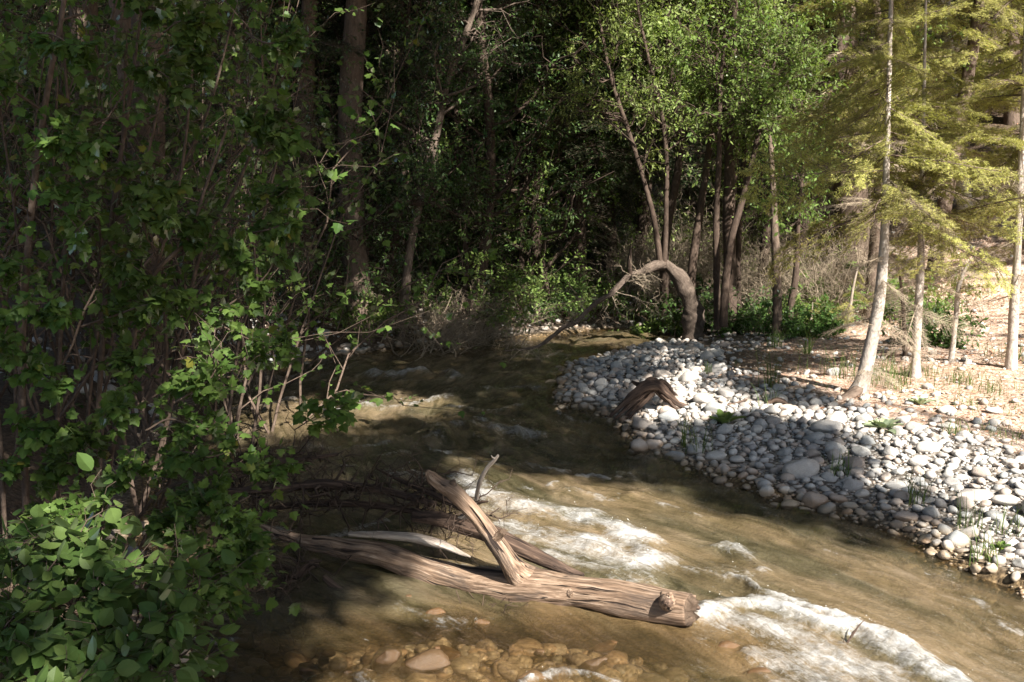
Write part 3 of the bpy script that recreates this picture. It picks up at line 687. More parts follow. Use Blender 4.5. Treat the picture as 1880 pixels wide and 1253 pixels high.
for j in one:
    x, y, r_ = big[j]; z = ground(x, y); k = R.random(); q = np.array([x, y])
    d = np.array([np.hypot(*(q - L[0][:2])) for L in LAND]); i = int(np.argmin(d)); e = q - LAND[i][0][:2]
    side = ('right of' if e[0] > 0 else 'left of') if abs(e[0]) > abs(e[1]) else ('behind' if e[1] > 0 else 'in front of')
    sz = 'large' if r_ > .10 else 'medium' if r_ > .075 else 'small'; far = 'just ' if d[i] < .28 else 'a little way ' if d[i] < .6 else 'well '
    hf = R.uniform(.38, .78); shp = 'flat' if hf < .56 else 'rounded' if hf < .7 else 'chunky'
    lab = f'{sz} {shp} {tone(k)} cobble {far}{side} {LAND[i][1]}'
    for alt in (' among finer gravel', ' between its neighbours', ' wedged between other cobbles'):
        if lab in used_lab: lab = f'{sz} {shp} {tone(k)} cobble {far}{side} {LAND[i][1]}' + alt
    lab = ' '.join(lab.split()[:16])
    if lab in used_lab: lab = lab.replace('cobble', 'worn cobble', 1)
    lab = ' '.join(lab.split()[:16])
    used_lab.add(lab)
    rock((x, y, z), r_, hf, R.uniform(.68, .95), R.integers(0, 14), k, lab, 'cobbles of the gravel bar', sink=.36, cat='cobble', name='cobble')
def stone_stuff(name, pts, sub, label, cat, seed, sink=.25, zoff=None):
    r = rg(seed); g = Geo(); var = [stone_shape(sub, seed * 50 + k, .6) for k in range(8)]
    vi = r.integers(0, 8, len(pts)); zz = terrain(pts[:, 0], pts[:, 1])
    for k in range(8):
        s = pts[vi == k]; n = len(s)
        if n == 0: continue
        v, f = var[k]; a = r.uniform(0, 6.28, n); sc = np.stack([s[:, 2], s[:, 2] * r.uniform(.65, .95, n), s[:, 2] * r.uniform(.4, .75, n)], -1)
        w = v[None] * sc[:, None]; c, s_ = np.cos(a)[:, None], np.sin(a)[:, None]
        t1 = r.normal(size=n)[:, None] * .2; w = np.stack([w[..., 0], w[..., 1], w[..., 2] + w[..., 0] * t1], -1)
        w = np.stack([w[..., 0] * c - w[..., 1] * s_, w[..., 0] * s_ + w[..., 1] * c, w[..., 2]], -1)
        w = w + np.stack([s[:, 0], s[:, 1], zz[vi == k] + sc[:, 2] * (1 - 2 * sink)], -1)[:, None]
        g.add(w.reshape(-1, 3), tris=(f[None] + (np.arange(n) * len(v))[:, None, None]).reshape(-1, 3), rnd=np.repeat(r.random(n), len(v)))
    o = obj(name, g, M_STONE); o.color = (0, 0, 0, 1); tag(o, label, cat, None, 'stuff'); return o
for j in range(len(big)): STONES.append((big[j, 0], big[j, 1], big[j, 2], 0))
s2 = np.sort(rg(13).uniform(.014, .045, 5200))[::-1]; med = dart(5200, s2, bar_region, (-.2, 6.8), (3.2, 13.5), rg(14), 7, .82)
for j in range(len(med)): STONES.append((med[j, 0], med[j, 1], med[j, 2], 0))
stone_stuff('small_cobbles', np.concatenate([med, big[rest]]), 2, 'bed of fist-sized and smaller grey and white cobbles covering the gravel bar', 'cobbles', 15)
r_ = rg(16); pc = r_.uniform((-.2, 3.2), (7, 13.5), (70000, 2)); pc = pc[r_.random(len(pc)) < bar_region(pc)][:8500]
stone_stuff('pebbles', np.c_[pc, r_.uniform(.008, .02, len(pc))], 1, 'fine pebbles filling the gaps between the cobbles of the bar', 'pebbles', 17)
# stones strewn over needle litter and hill, bed stones, far bank stones
def scatter(n, xr, yr, f, seed, lo, hi):
    r = rg(seed); c = r.uniform((xr[0], yr[0]), (xr[1], yr[1]), (n, 2)); c = c[r.random(n) < f(c)]; return np.c_[c, lo * (hi / lo) ** (r.random(len(c)) ** 1.8)]
def hill_f(c): h = (c - HILL_A) @ HILL_N; sd = sdf(c); return .55 * sstep(1.0, 2.2, sd) * sstep(1.0, 3.0, c[:, 0]) * (fbm(p3(c[:, 0] * .9, c[:, 1] * .9), 3, 91) > -.25) * (.35 + .65 * sstep(2.5, 0, h))
stone_stuff('litter_stones', scatter(9000, (1, 11), (6, 19), hill_f, 18, .010, .06), 1, 'small pale stones strewn over the reddish needle litter and the slope', 'stones', 19, .35)
def bed_f(c): sd = sdf(c); fw = np.exp(-(((c[:, 0] - SHAL[0]) / 1.3) ** 2 + ((c[:, 1] - SHAL[1]) / .6) ** 2) ** 2); return np.maximum(sstep(-.9, -.2, sd) * (sd < 0) * .8, fw * (sd < -.02))
stone_stuff('bed_stones', np.concatenate([scatter(9000, (-2.2, 5), (3.2, 12), bed_f, 20, .012, .075), scatter(420, (-1.6, 1.2), (3.4, 4.6), bed_f, 24, .035, .085)]), 2, 'brown stones lying on the stream bed under the shallow water', 'stream bed stones', 21, .3)
def far_f(c): sd = sdf(c); _, _, t = seg_dist(c, CL, False); return sstep(-.2, 0, sd) * sstep(2.2, .3, sd) * (t < 0) * .8
stone_stuff('bank_stones', scatter(9000, (-6, 5), (8, 17), far_f, 22, .02, .10), 1, 'dull stones and cobbles along the dark far bank', 'bank stones', 23, .35)

# ------------------------------------------------------------------ driftwood
def limb(parent, name, rows, mat, sides=28, n=70, rough=.10, seed=0, lobes=0, flat=1.0, cap=True, origin=None, blend=True):
    """one wooden limb from rows (px,py,radius px,depth): knobby tube with furrows"""
    w = np.array(pxpath(rows)) if len(rows[0]) == 4 else np.array(rows)
    s = spline(w, n); g = Geo(); path = s[:, :3]; rad = np.maximum(s[:, 3], .0012)
    tan = nrm(np.gradient(path, axis=0)); ref = np.array([0, 1.0, 0.05]); a = nrm(np.cross(tan, ref)); b = np.cross(tan, a)
    th = np.arange(sides) * 2 * math.pi / sides; c, s_ = np.cos(th), np.sin(th)
    L = np.concatenate([[0], np.cumsum(np.linalg.norm(np.diff(path, axis=0), axis=1))])
    rr = rad[:, None] * np.ones(sides); r0 = rad.mean()
    q = np.stack([c[None] * 1.6 + 0 * rr, s_[None] * 1.6 + 0 * rr, L[:, None] / (r0 * 4.5) + 0 * rr], -1)
    rr = rr * (1 + rough * 1.6 * fbm(q, 4, seed))
    q2 = np.stack([c[None] * 6 + 0 * rr, s_[None] * 6 + 0 * rr, L[:, None] / (r0 * 8) + 0 * rr], -1); rr = rr * (1 + rough * .9 * (.3 - np.abs(fbm(q2, 3, seed + 4)) * 1.6))
    if lobes: rr = rr * (1 + .16 * np.abs(np.sin(th[None] * lobes / 2 + L[:, None] * 3 + seed)) - .08)
    v = path[:, None] + a[:, None] * (c[None] * rr)[..., None] + b[:, None] * (s_[None] * rr * flat)[..., None]
    tc = np.stack([c[None] * rad[:, None] * 1.0, s_[None] * rad[:, None], L[:, None] + 0 * rr], -1) + seed * 1.7
    k = np.arange(n - 1)[:, None] * sides; j = np.arange(sides)[None]; jn = (j + 1) % sides
    f = np.stack([k + j, k + jn, k + sides + jn, k + sides + j], -1).reshape(-1, 4)
    g.add(v.reshape(-1, 3), quads=f, tc=tc.reshape(-1, 3), rnd=np.zeros(n * sides))
    if cap:
        for e, sg in ((0, -1), (n - 1, 1)):
            ring = np.arange(sides) + e * sides; R0 = rad[e]
            dis = tan[e] * sg * R0 * .25
            jag = v[e] * .55 + path[e] * .45 + dis + tan[e] * sg * (rg(seed + e).normal(size=(sides, 1)) * R0 * .16)
            base = g.n; g.add(jag, tc=tc[e] * .5, rnd=np.zeros(sides)); g.add((path[e] + dis * .4)[None], tc=tc[e][:1], rnd=np.zeros(1))
            jr = np.arange(sides); jrn = (jr + 1) % sides
            qd = np.stack([ring[jr], ring[jrn], base + jrn, base + jr], -1); tr = np.stack([base + jr, base + jrn, np.full(sides, base + sides)], -1)
            if e == 0: qd = qd[:, ::-1]; tr = tr[:, ::-1]
            g.q.append(qd); g.qm.append(np.full(len(qd), 0)); g.t.append(tr); g.tm.append(np.full(len(tr), 0))
    return obj(name, g, mat, parent)
def D(px): return 4.22 + (1265 - px) / 765 * .95                    # depth of the log along its length
lg = thing('driftwood_log', P(950, 1080, D(950)), 'long weathered driftwood log with a forked branch lying across the foreground stream', 'log')
rows = [(1266, 1120, 32), (1250, 1118, 33), (1210, 1112, 33), (1171, 1105, 33), (1120, 1096, 32), (1067, 1089, 31), (1030, 1086, 34), (998, 1083, 36), (960, 1081, 36), (929, 1080, 34), (895, 1075, 31), (860, 1069, 29), (825, 1060, 28), (791, 1051, 27), (750, 1036, 25), (704, 1020, 23), (670, 1013, 21), (635, 1008, 19), (600, 1001, 17), (566, 996, 14), (540, 989, 11), (514, 981, 9), (480, 968, 8), (440, 955, 7), (400, 940, 5)]
limb(lg, 'trunk', [(a, b, r, D(a)) for a, b, r in rows], MD['log'], 44, 240, .13, 2)
limb(lg, 'fork', [(783, 866, 5, 4.50), (790, 874, 10, 4.50), (806, 887, 12, 4.50), (829, 900, 15, 4.50), (853, 924, 15, 4.5), (875, 948, 15, 4.5), (895, 974, 16, 4.52), (915, 1003, 18, 4.53), (934, 1032, 20, 4.55), (955, 1056, 27, 4.58), (985, 1074, 30, 4.6)], MD['log'], 30, 120, .12, 5)
limb(lg, 'branch_stub', [(834, 905, 9, 4.5), (833, 893, 7, 4.49), (831, 884, 6, 4.48)], MD['log'], 14, 14, .2, 7)
limb(lg, 'branch_stub', [(905, 992, 13, 4.52), (918, 982, 9, 4.49), (925, 976, 6, 4.46)], MD['log'], 14, 14, .25, 8)
limb(lg, 'branch_stub', [(800, 1068, 10, 4.78), (797, 1082, 7, 4.74), (794, 1089, 3, 4.72)], MD['log'], 12, 12, .2, 9)
limb(lg, 'knot', [(1226, 1105, 16, 4.24), (1226, 1106, 13, 4.165), (1227, 1107, 7, 4.15)], MD['log'], 18, 10, .2, 10)
limb(lg, 'knot', [(1226, 1106, 8, 4.17), (1227, 1107, 6, 4.14), (1227, 1107, 2, 4.135)], MD['root'], 12, 8, .2, 11)
limb(lg, 'knot', [(1049, 1087, 9, 4.44), (1049, 1088, 7, 4.405), (1049, 1088, 3, 4.40)], MD['log'], 12, 8, .2, 12)
# splintered wood at the broken end
for k, (y0, r0, x1, y1, m_) in enumerate([(1094, 6, 1277, 1096, 'log'), (1104, 7, 1268, 1103, 'root'), (1114, 8, 1284, 1117, 'root'), (1128, 7, 1272, 1127, 'root'), (1138, 8, 1262, 1139, 'log'), (1148, 5, 1254, 1150, 'log')]):
    limb(lg, 'splinter', [(1215, y0, r0 + 2, 4.25), (1245, y0 + 1, r0, 4.25), ((1245 + x1) / 2, (y0 + y1) / 2, r0 * .9, 4.25), (x1, y1, r0 * .55, 4.25)], MD[m_], 10, 14, .3, 20 + k, flat=.7)
def wood(name, rows, mat, label, cat='branch', **kw):
    w = np.array(pxpath(rows)); base = w[0, :3]
    o = limb(None, name, rows, mat, **kw); return tag(o, label, cat)
wood('sunken_log', [(760, 948, 10, 5.05), (800, 952, 13, 5.0), (850, 965, 16, 4.95), (900, 980, 18, 4.88), (939, 1000, 17, 4.8), (985, 1022, 15, 4.72), (1020, 1037, 12, 4.66), (1050, 1050, 7, 4.62), (1072, 1056, 3, 4.6)], MD['wet'], 'dark wet log wedged behind the fork of the driftwood log', 'log', sides=26, n=90, rough=.16, seed=31)
wood('bleached_branch', [(640, 981, 4, 4.98), (690, 982, 7, 4.95), (743, 986, 9, 4.92), (774, 990, 9, 4.9), (800, 997, 9, 4.88), (826, 1006, 7, 4.86), (848, 1016, 4, 4.84), (864, 1023, 1.5, 4.83)], MD['pale'], 'bleached white branch lying just behind the driftwood log', sides=18, n=60, rough=.2, seed=33)
t = thing('forked_stick', P(875, 930, 4.9), 'curved pale stick standing up behind the fork of the log', 'stick')
limb(t, 'stem', [(915, 836, 2.2, 4.75), (908, 845, 3.6, 4.76), (895, 859, 4.2, 4.78), (884, 879, 4.4, 4.8), (877, 900, 4, 4.85), (873, 925, 4.5, 4.9), (850, 950, 6, 4.95), (810, 962, 7, 5.0)], MD['pale'], 12, 50, .15, 35)
limb(t, 'twig', [(911, 842, 2, 4.755), (904, 840, 1.5, 4.75), (902, 836, .8, 4.75)], MD['pale'], 8, 8, .1, 36)
limb(t, 'twig', [(873, 925, 3.5, 4.9), (885, 922, 3, 4.88), (896, 921, 1.5, 4.86)], MD['wet'], 8, 10, .1, 37)
wood('crooked_branch', [(596, 1060, 6, 4.7), (612, 1074, 6.5, 4.66), (629, 1086, 6, 4.62), (649, 1110, 4.5, 4.55), (673, 1123, 4, 4.5), (692, 1131, 2.5, 4.45), (710, 1134, 1, 4.42)], MD['root'], 'crooked thin branch dipping into the shallows left of the log', sides=12, n=40, rough=.25, seed=38)
t = thing('lone_twig', P(1550, 1195, 4.05), 'thin dark twig sticking up out of the white water', 'twig')
limb(t, 'stem', [(1548, 1198, 1.6, 4.05), (1556, 1180, 2, 4.05), (1568, 1162, 2.2, 4.06), (1576, 1150, 1.4, 4.07), (1587, 1139, .8, 4.08)], MD['wet'], 8, 30, .2, 39)
limb(t, 'twig', [(1562, 1170, 1.2, 4.05), (1566, 1160, 1, 4.04), (1573, 1156, .5, 4.03)], MD['wet'], 6, 8, .2, 40)
limb(t, 'twig', [(1553, 1186, 1.1, 4.05), (1549, 1178, .8, 4.04), (1550, 1172, .4, 4.03)], MD['wet'], 6, 8, .2, 40)
# arched stump root on the bar
st = thing('driftwood_stump', G(1200, 770), 'dark twisted driftwood root arching over the cobbles of the bar', 'stump')
Y = G(1185, 768)[1] + .12
for k, rws in enumerate([
 [(1120, 765, 3), (1145, 742, 5), (1170, 720, 8), (1190, 708, 10), (1207, 708, 9), (1222, 722, 8), (1240, 738, 6), (1262, 748, 4), (1275, 752, 2)],
 [(1130, 768, 2), (1152, 748, 4), (1172, 730, 6), (1188, 717, 7), (1200, 714, 6), (1213, 726, 5), (1228, 738, 5), (1245, 742, 3), (1258, 744, 1.5)],
 [(1142, 772, 2), (1156, 756, 3.5), (1170, 742, 5), (1184, 726, 6), (1195, 716, 6)],
 [(1150, 774, 1.5), (1160, 762, 2.5), (1174, 748, 3.5), (1190, 732, 4), (1200, 722, 4)],
 [(1128, 770, 1.5), (1150, 748, 3), (1176, 722, 4), (1200, 706, 4), (1216, 704, 3)], [(1198, 704, 3), (1216, 700, 4), (1232, 716, 3), (1248, 740, 3), (1270, 760, 1)], [(1180, 704, 1), (1192, 698, 4), (1204, 700, 5), (1214, 708, 3)],
 [(1160, 700, 2), (1172, 706, 4), (1185, 710, 6), (1196, 712, 6)],
 [(1205, 712, 6), (1222, 714, 5), (1238, 724, 4), (1250, 734, 2)],
 [(1215, 722, 5), (1235, 744, 4), (1256, 760, 3), (1265, 766, 1.5)]]):
    limb(st, 'root', [(a, b, r, Y + .05 * (k % 3) - .1 + .0015 * (a - 1190)) for a, b, r in rws], MD['root' if k % 4 == 1 else 'wet'], 16, 50, .35, 50 + k, lobes=5)
# fallen log pieces on the shaded ground, small branches on the bar
for rws, lab in [
 ([(1408, 742, 3), (1425, 735, 5), (1447, 745, 3), (1452, 757, 2)], 'short broken branch lying at the shade edge of the bar'),
 ([(1535, 661, 4), (1570, 655, 5), (1610, 652, 6), (1650, 650, 4)], 'rotting pole lying behind the leaning fir trunk'),
 ([(1338, 722, 2), (1352, 735, 3), (1362, 748, 2)], 'small dark stick leaning on the cobbles in the sun'),
 ([(1318, 745, 1.5), (1345, 742, 2), (1372, 734, 1.5)], 'thin pale stick lying flat on the sunlit cobbles')]:
    Yb = G(rws[0][0], rws[0][1] + 4)[1]
    wood('fallen_branch', [(a, b, r, Yb) for a, b, r in rws], MD['root'], lab, sides=10, n=30, rough=.3, seed=60 + len(lab))
# tangle of dark twigs and debris behind the log, left
rr = rg(61)
base = [[(380, 905, 6, 5.6), (480, 900, 9, 5.5), (600, 890, 9, 5.45), (720, 905, 8, 5.3), (800, 925, 5, 5.1)],
        [(420, 960, 5, 5.5), (520, 930, 6, 5.5), (640, 925, 7, 5.4), (760, 940, 6, 5.2), (880, 975, 3, 4.95)],
        [(330, 860, 5, 5.9), (430, 850, 6, 5.9), (540, 845, 5, 5.9), (620, 835, 3, 6.0)],
        [(560, 830, 3, 6.2), (500, 850, 5, 6.0), (420, 880, 6, 5.8), (320, 930, 6, 5.5)],
        [(690, 860, 2, 5.5), (740, 885, 4, 5.4), (790, 905, 6, 5.2), (850, 935, 6, 5.0), (900, 960, 3, 4.9)],
        [(580, 1030, 8, 4.9), (540, 1060, 7, 4.8), (500, 1100, 6, 4.6), (470, 1160, 4, 4.4)]]
labs = ['dark horizontal bough in the debris behind the log', 'wet bough lying along the small waterfall', 'dark bough reaching out from the left bank over the water', 'crossed bough in the shade under the maple bush', 'dark branch slanting down behind the forked stick', 'dark root running down below the left end of the log']
for k, (b, lab) in enumerate(zip(base, labs)):
    w = np.array(pxpath(b)); t = thing('debris_branch', w[0, :3], lab, 'branch')
    limb(t, 'bough', b, MD['wet'], 12, 40, .3, 62 + k)
    s = spline(w, 20)[None]; g = Geo(); pa, ra = grow(s[..., :3], s[..., 3], 46, .03, 1, 60, .30, 7, rr, up=.15, wig=.35, taper=.2, rs=.35); tubes(g, pa, ra, 4, seed=k)
    pb, rb = grow(pa, ra, 3, .2, 1, 45, .16, 5, rr, wig=.35, rs=.6); tubes(g, pb, rb, 3, seed=k + 9); obj('twigs', g, MB['dark'], t)
g = Geo(); c = np.array([P(905, 1128, 4.5)]) + rr.normal(size=(60, 3)) * [.13, .05, .015]; e = c + nrm(rr.normal(size=(60, 3))) * rr.uniform(.05, .14, (60, 1)); mid = (c + e) / 2 + rr.normal(size=(60, 3)) * .02
tubes(g, np.stack([c, mid, e], 1), np.full((60, 3), .0022), 4); tag(obj('wet_roots', g, MD['wet'], origin=P(905, 1128, 4.5)), 'clump of wet rootlets caught under the middle of the log', 'roots')

# ------------------------------------------------------------------ trees
def foliage_from(twigs, n, rng, leaf, tmpl, spread, t0=.15, droop=.35, wid=1.0, g=None, szv=.35):
    g = g or Geo(); p, d, u = leafpts(twigs, n, t0, rng, spread, droop)
    place(g, tmpl, p, d, u, leaf * (1 + szv * rng.normal(size=len(p))).clip(.4, 1.7), rng.random(len(p)), wid=wid); return g
def broad(name, label, cat, rows, bark, leaf_mat, seed, group=None, t0=.3, t1=1.0, nl=16, ll=1.6, nt=8, tl=.6, nq=4, ql=.28, n_leaf=9, leaf=.05, tmpl=OVAL,
          ang=60, up=.25, wid=1.0, droop=.35, sides=12, world_rows=False, spread=.04, limbs=True):
    """tree: trunk, limbs (one mesh), crown (leaves and the finest twigs)"""
    r = rg(seed); w = np.array(rows if world_rows else pxpath(rows)); s = spline(w, 44)
    t = thing(name, w[0, :3], label, cat, group)
    g = Geo(); tubes(g, s[None, :, :3], s[None, :, 3], sides, .10, seed, rnd=r.random(1)); obj('trunk', g, bark, t)
    pa, ra = grow(s[None, :, :3], s[None, :, 3], nl, t0, t1, ang, ll, 8, r, up=up, wig=.22, rs=.42, taper=.12)
    g = Geo(); tubes(g, pa, np.maximum(ra, .004), 5, seed=seed + 1)
    pb, rb = grow(pa, ra, nt, .15, 1, 45, tl, 6, r, up=up * .4, wig=.25, rs=.5); tubes(g, pb, np.maximum(rb, .0022), 3, seed=seed + 2)
    if limbs: obj('limbs', g, bark, t)
    pc, rc = grow(pb, rb, nq, .1, 1, 45, ql, 5, r, wig=.3, rs=.6, grav=-.1)
    tw = np.concatenate([pc]); g = foliage_from(tw, n_leaf, r, leaf, tmpl, spread, wid=wid, droop=droop)
    g.mi = 1
    if seed < 358: tubes(g, pc, np.full(rc.shape, .0011), 3)
    tag(obj('crown', g, [leaf_mat, bark], t, smooth=False), kind='stuff'); return t
def dead_twig_part(parent, path_s, seed, bark, n=12, L=.7, t0=.1, t1=.6, grav=-.25, r0=.006):
    r = rg(seed); pa, ra = grow(path_s[None, :, :3], path_s[None, :, 3], n, t0, t1, 80, L, 7, r, up=-.1, wig=.2, rs=.3, grav=grav)
    g = Geo(); tubes(g, pa, np.clip(ra, .0015, r0), 4, seed=seed); pb, rb = grow(pa, ra, 9, .1, 1, 50, L * .42, 5, r, wig=.3, rs=.6, grav=grav)
    tubes(g, pb, np.clip(rb, .001, .003), 3, seed=seed); pc, rc = grow(pb, rb, 4, .1, 1, 45, L * .18, 4, r, wig=.3, grav=grav); tubes(g, pc, np.full(rc.shape, .0011), 3)
    return tag(obj('dead_twigs', g, bark, parent), kind='stuff')
MB['bough'] = mat_bark('arched_trunk_bark', (.035, .026, .02), (.10, .075, .058), (.24, .19, .15), zs=16)
# --- fir boughs: shared meshes, built along +X, length 1
def bough_mesh(seed, mat, needle=.030, dens=1.0, dead=False):
    r = rg(seed); s = np.linspace(0, 1, 10); ax = np.stack([s, r.normal() * .06 * s ** 2, -.10 * s ** 2 + .03 * s], -1); g = Geo(); g.mi = 1
    tubes(g, ax[None], (.010 * (1 - .85 * s))[None], 4)
    n = 34; t = np.repeat(np.linspace(.12, .98, n // 2), 2) + r.uniform(-.02, .02, n); p, d = at(ax[None], t[None]); p = p[0]; d = d[0]
    sgn = np.tile([1, -1], n // 2); L = (.40 * np.sin(np.pi * (.18 + .80 * (1 - t))) * r.uniform(.7, 1.15, n))
    dr = nrm(d * .75 + np.array([0, 1.0, 0]) * sgn[:, None] + r.normal(size=(n, 3)) * .10); q = np.linspace(0, 1, 6)
    tw = p[:, None] + dr[:, None] * (L[:, None] * q)[..., None]; tw[..., 2] -= (L[:, None] * .18 * q ** 2)
    tubes(g, tw, np.repeat((.003 * (1 - .6 * q))[None], n, 0), 3)
    p2, r2 = grow(tw, np.full(tw.shape[:2], .002), 7, .15, .95, 48, .11, 4, r, wig=.1, up=0, grav=-.1); p2[..., 2] = p2[..., 2] * .5 + p2[:, :1, 2] * .5
    tubes(g, p2, np.full(p2.shape[:2], .0014), 3)
    if not dead:
        g.mi = 0; nn = int(20 * dens)
        for pths, m_, t_lo in ((tw, int(34 * dens), .05), (p2, nn, .0)):
            tt = r.uniform(t_lo, 1.0, (len(pths), m_)); pp, dd = at(pths, tt); pp = pp.reshape(-1, 3); dd = dd.reshape(-1, 3)
            sd_ = nrm(np.cross(dd, [0, 0, 1.0])) * r.choice([-1, 1], len(pp))[:, None]
            nd = nrm(dd * .65 + sd_ + np.array([0, 0, .35]) * r.normal(size=(len(pp), 1))); up = nrm(np.array([0, 0, 1.0]) + .5 * r.normal(size=nd.shape))
            place(g, NEEDLE, pp, nd, up, needle * r.uniform(.7, 1.2, len(pp)), r.random(len(pp)) ** 1.0, wid=1.5)
    return g.mesh('bough', [mat, MB['twig'] if dead else MB['brown']], False)
BOUGH = {'fir': [bough_mesh(200 + k, ML['fir']) for k in range(3)], 'spruce': [bough_mesh(210 + k, ML['spruce'], .034, .8) for k in range(2)], 'dead': [bough_mesh(220 + k, ML['fir'], dead=True) for k in range(3)]}
def fir(name, label, cat, rows, bark, kind, seed, group=None, z0=0, nb=40, L0=1.3, L1=.4, t0=.3, ndead=10, world_rows=False, droop=-.15, rough=.08, azr=None, nrm_top=1.0):
    r = rg(seed); w = np.array(rows if world_rows else pxpath(rows)); s = spline(w, 60); t = thing(name, w[0, :3], label, cat, group)
    g = Geo(); tubes(g, s[None, :, :3], s[None, :, 3], 14, rough, seed, rnd=r.random(1)); obj('trunk', g, bark, t)
    for k in range(nb + ndead):
        dead = k >= nb; u = r.uniform(.06, t0 + .12) if dead else t0 + (1 - t0) * ((k + r.random()) / nb) ** .9
        i = min(int(u * 59), 58); p = s[i, :3]; az = r.uniform(0, 6.283) if azr is None else r.uniform(*azr)
        L = (L0 + (L1 - L0) * (u - t0) / (1 - t0)) * r.uniform(.65, 1.2) if not dead else L0 * r.uniform(.3, .6)
        ms = BOUGH['dead' if dead else kind]; o = link('dead_bough' if dead else 'bough', ms[r.integers(len(ms))], t)
        o.location = p - w[0, :3]; o.rotation_euler = (r.normal() * .38, (.35 if dead else -droop) + r.normal() * .22, az); o.scale = (L,) * 3
    return t
def up_rows(x, y, h, r0, lean=(0, 0), k=6, z=None):
    z = ground(x, y) - .1 if z is None else z; u = np.linspace(0, 1, k); rr_ = rg(int(abs(x * 131 + y * 17)) + 3)
    jit = np.cumsum(rr_.normal(size=(k, 2)) * .035 * h ** .5, 0); jit -= jit[0]
    return [[x + lean[0] * a * h + j[0], y + lean[1] * a * h + j[1], z + a * h, r0 * (1 - .8 * a) + .004] for a, j in zip(u, jit)]

# right-hand firs at the needle slope
def gy(px, py): return G(px, py)[1]
y1 = gy(1582, 724); y2 = gy(1680, 694); y3 = gy(1745, 668); y4 = gy(1857, 676)
f1 = fir('fir_tree', 'leaning pale-barked fir with a swollen root at the upper edge of the gravel', 'tree', [(1572, 730, 22, y1), (1582, 705, 15, y1), (1591, 670, 13, y1), (1600, 630, 12, y1), (1613, 560, 10.5, y1), (1621, 480, 9, y1), (1625, 400, 7, y1), (1628, 280, 5.5, y1), (1632, 140, 4.5, y1), (1636, 0, 3.5, y1), (1640, -120, 2, y1)], MB['pale'], 'fir', 301, nb=46, L0=1.0, L1=.5, t0=.42, ndead=18)
g = Geo(); s = spline(pxpath([(1585, 712, 12, y1), (1560, 728, 11, y1 - .1), (1538, 740, 8, y1 - .2), (1518, 750, 5, y1 - .3), (1500, 756, 2, y1 - .35)]), 24); tubes(g, s[None, :, :3], s[None, :, 3], 12, .2, 5); obj('root', g, MB['brown'], f1)
fir('fir_tree', 'straight slim fir standing second from the leaning fir, on the reddish litter', 'tree', [(1680, 698, 12, y2), (1681, 670, 8.5, y2), (1684, 600, 8, y2), (1690, 500, 7, y2), (1692, 400, 5.5, y2), (1694, 280, 4, y2), (1697, 140, 3, y2), (1700, 0, 2, y2)], MB['pale'], 'fir', 302, nb=40, L0=1.0, L1=.35, t0=.40, ndead=16)
fir('young_fir', 'very thin young fir with few twigs in front of the sunlit slope', 'tree', [(1745, 670, 6, y3), (1749, 640, 5, y3), (1755, 580, 4.5, y3), (1762, 520, 4, y3), (1770, 498, 3, y3), (1782, 480, 2, y3), (1800, 455, 1.2, y3)], MB['pale'], 'fir', 303, nb=7, L0=.45, L1=.3, t0=.6, ndead=12)
fir('fir_tree', 'slim fir rising along the right edge of the picture', 'tree', [(1856, 680, 12, y4), (1858, 640, 9.5, y4), (1861, 580, 9, y4), (1867, 480, 7, y4), (1873, 350, 6, y4), (1879, 200, 5, y4), (1886, 20, 5, y4), (1890, -100, 3, y4)], MB['pale'], 'fir', 304, nb=44, L0=1.1, L1=.5, t0=.40, ndead=12)
y5 = gy(1660, 655)
fir('young_fir', 'short bare fir pole between the two larger pale firs', 'tree', [(1662, 660, 5, y5), (1660, 600, 4, y5), (1656, 540, 3, y5), (1650, 490, 1.5, y5)], MB['brown'], 'fir', 305, nb=4, L0=.35, L1=.2, t0=.6, ndead=14)
y6 = gy(1487, 615)
fir('young_fir', 'knee-high fir seedling in the sun beside the dark trees', 'tree', [(1486, 617, 3, y6), (1488, 595, 2.5, y6), (1491, 570, 1.5, y6), (1492, 555, .8, y6)], MB['grey'], 'fir', 306, nb=9, L0=.32, L1=.12, t0=.3, ndead=0)
y7 = gy(1560, 610)
fir('young_fir', 'thin leaning fir sapling in front of the big dark trunk', 'tree', [(1553, 612, 3.5, y7), (1560, 570, 3, y7), (1566, 530, 2.5, y7), (1575, 490, 1.5, y7)], MB['grey'], 'fir', 307, nb=6, L0=.4, L1=.2, t0=.4, ndead=9)
# big trees behind
fir('old_fir', 'stout fir with rough scaly bark and broken stubs at the top right', 'tree', [(1572, 600, 38, 14.5), (1570, 500, 34, 14.5), (1566, 400, 31, 14.5), (1560, 280, 28, 14.5), (1555, 160, 25, 14.5), (1550, 60, 22, 14.5), (1548, -80, 19, 14.5), (1545, -400, 10, 14.5)], MB['brown'], 'fir', 310, nb=26, L0=2.2, L1=1.6, t0=.45, ndead=24, rough=.16)
broad('aspen_tree', 'leaning white aspen trunk shining behind the fir branches on the right', 'tree', [(1782, 452, 17, 15.5), (1776, 420, 15, 15.5), (1770, 370, 14, 15.5), (1762, 310, 13, 15.5), (1752, 220, 12, 15.5), (1744, 130, 10, 15.5), (1735, 0, 8, 15.5), (1725, -160, 5, 15.5)], MB['white'], ML['bright'], 311, t0=.55, nl=14, ll=1.6, leaf=.05)
fir('fir_tree', 'dense yellow-green fir behind the leaning aspen', 'tree', up_rows(8.6, 17.5, 9, .13), MB['brown'], 'fir', 312, nb=60, L0=1.7, L1=.6, t0=.12, ndead=8, world_rows=True)
fir('fir_tree', 'full yellow-green fir between the stout fir and the aspen', 'tree', up_rows(6.0, 14.2, 9, .11), MB['brown'], 'fir', 313, nb=60, L0=1.5, L1=.6, t0=.20, ndead=12, world_rows=True)
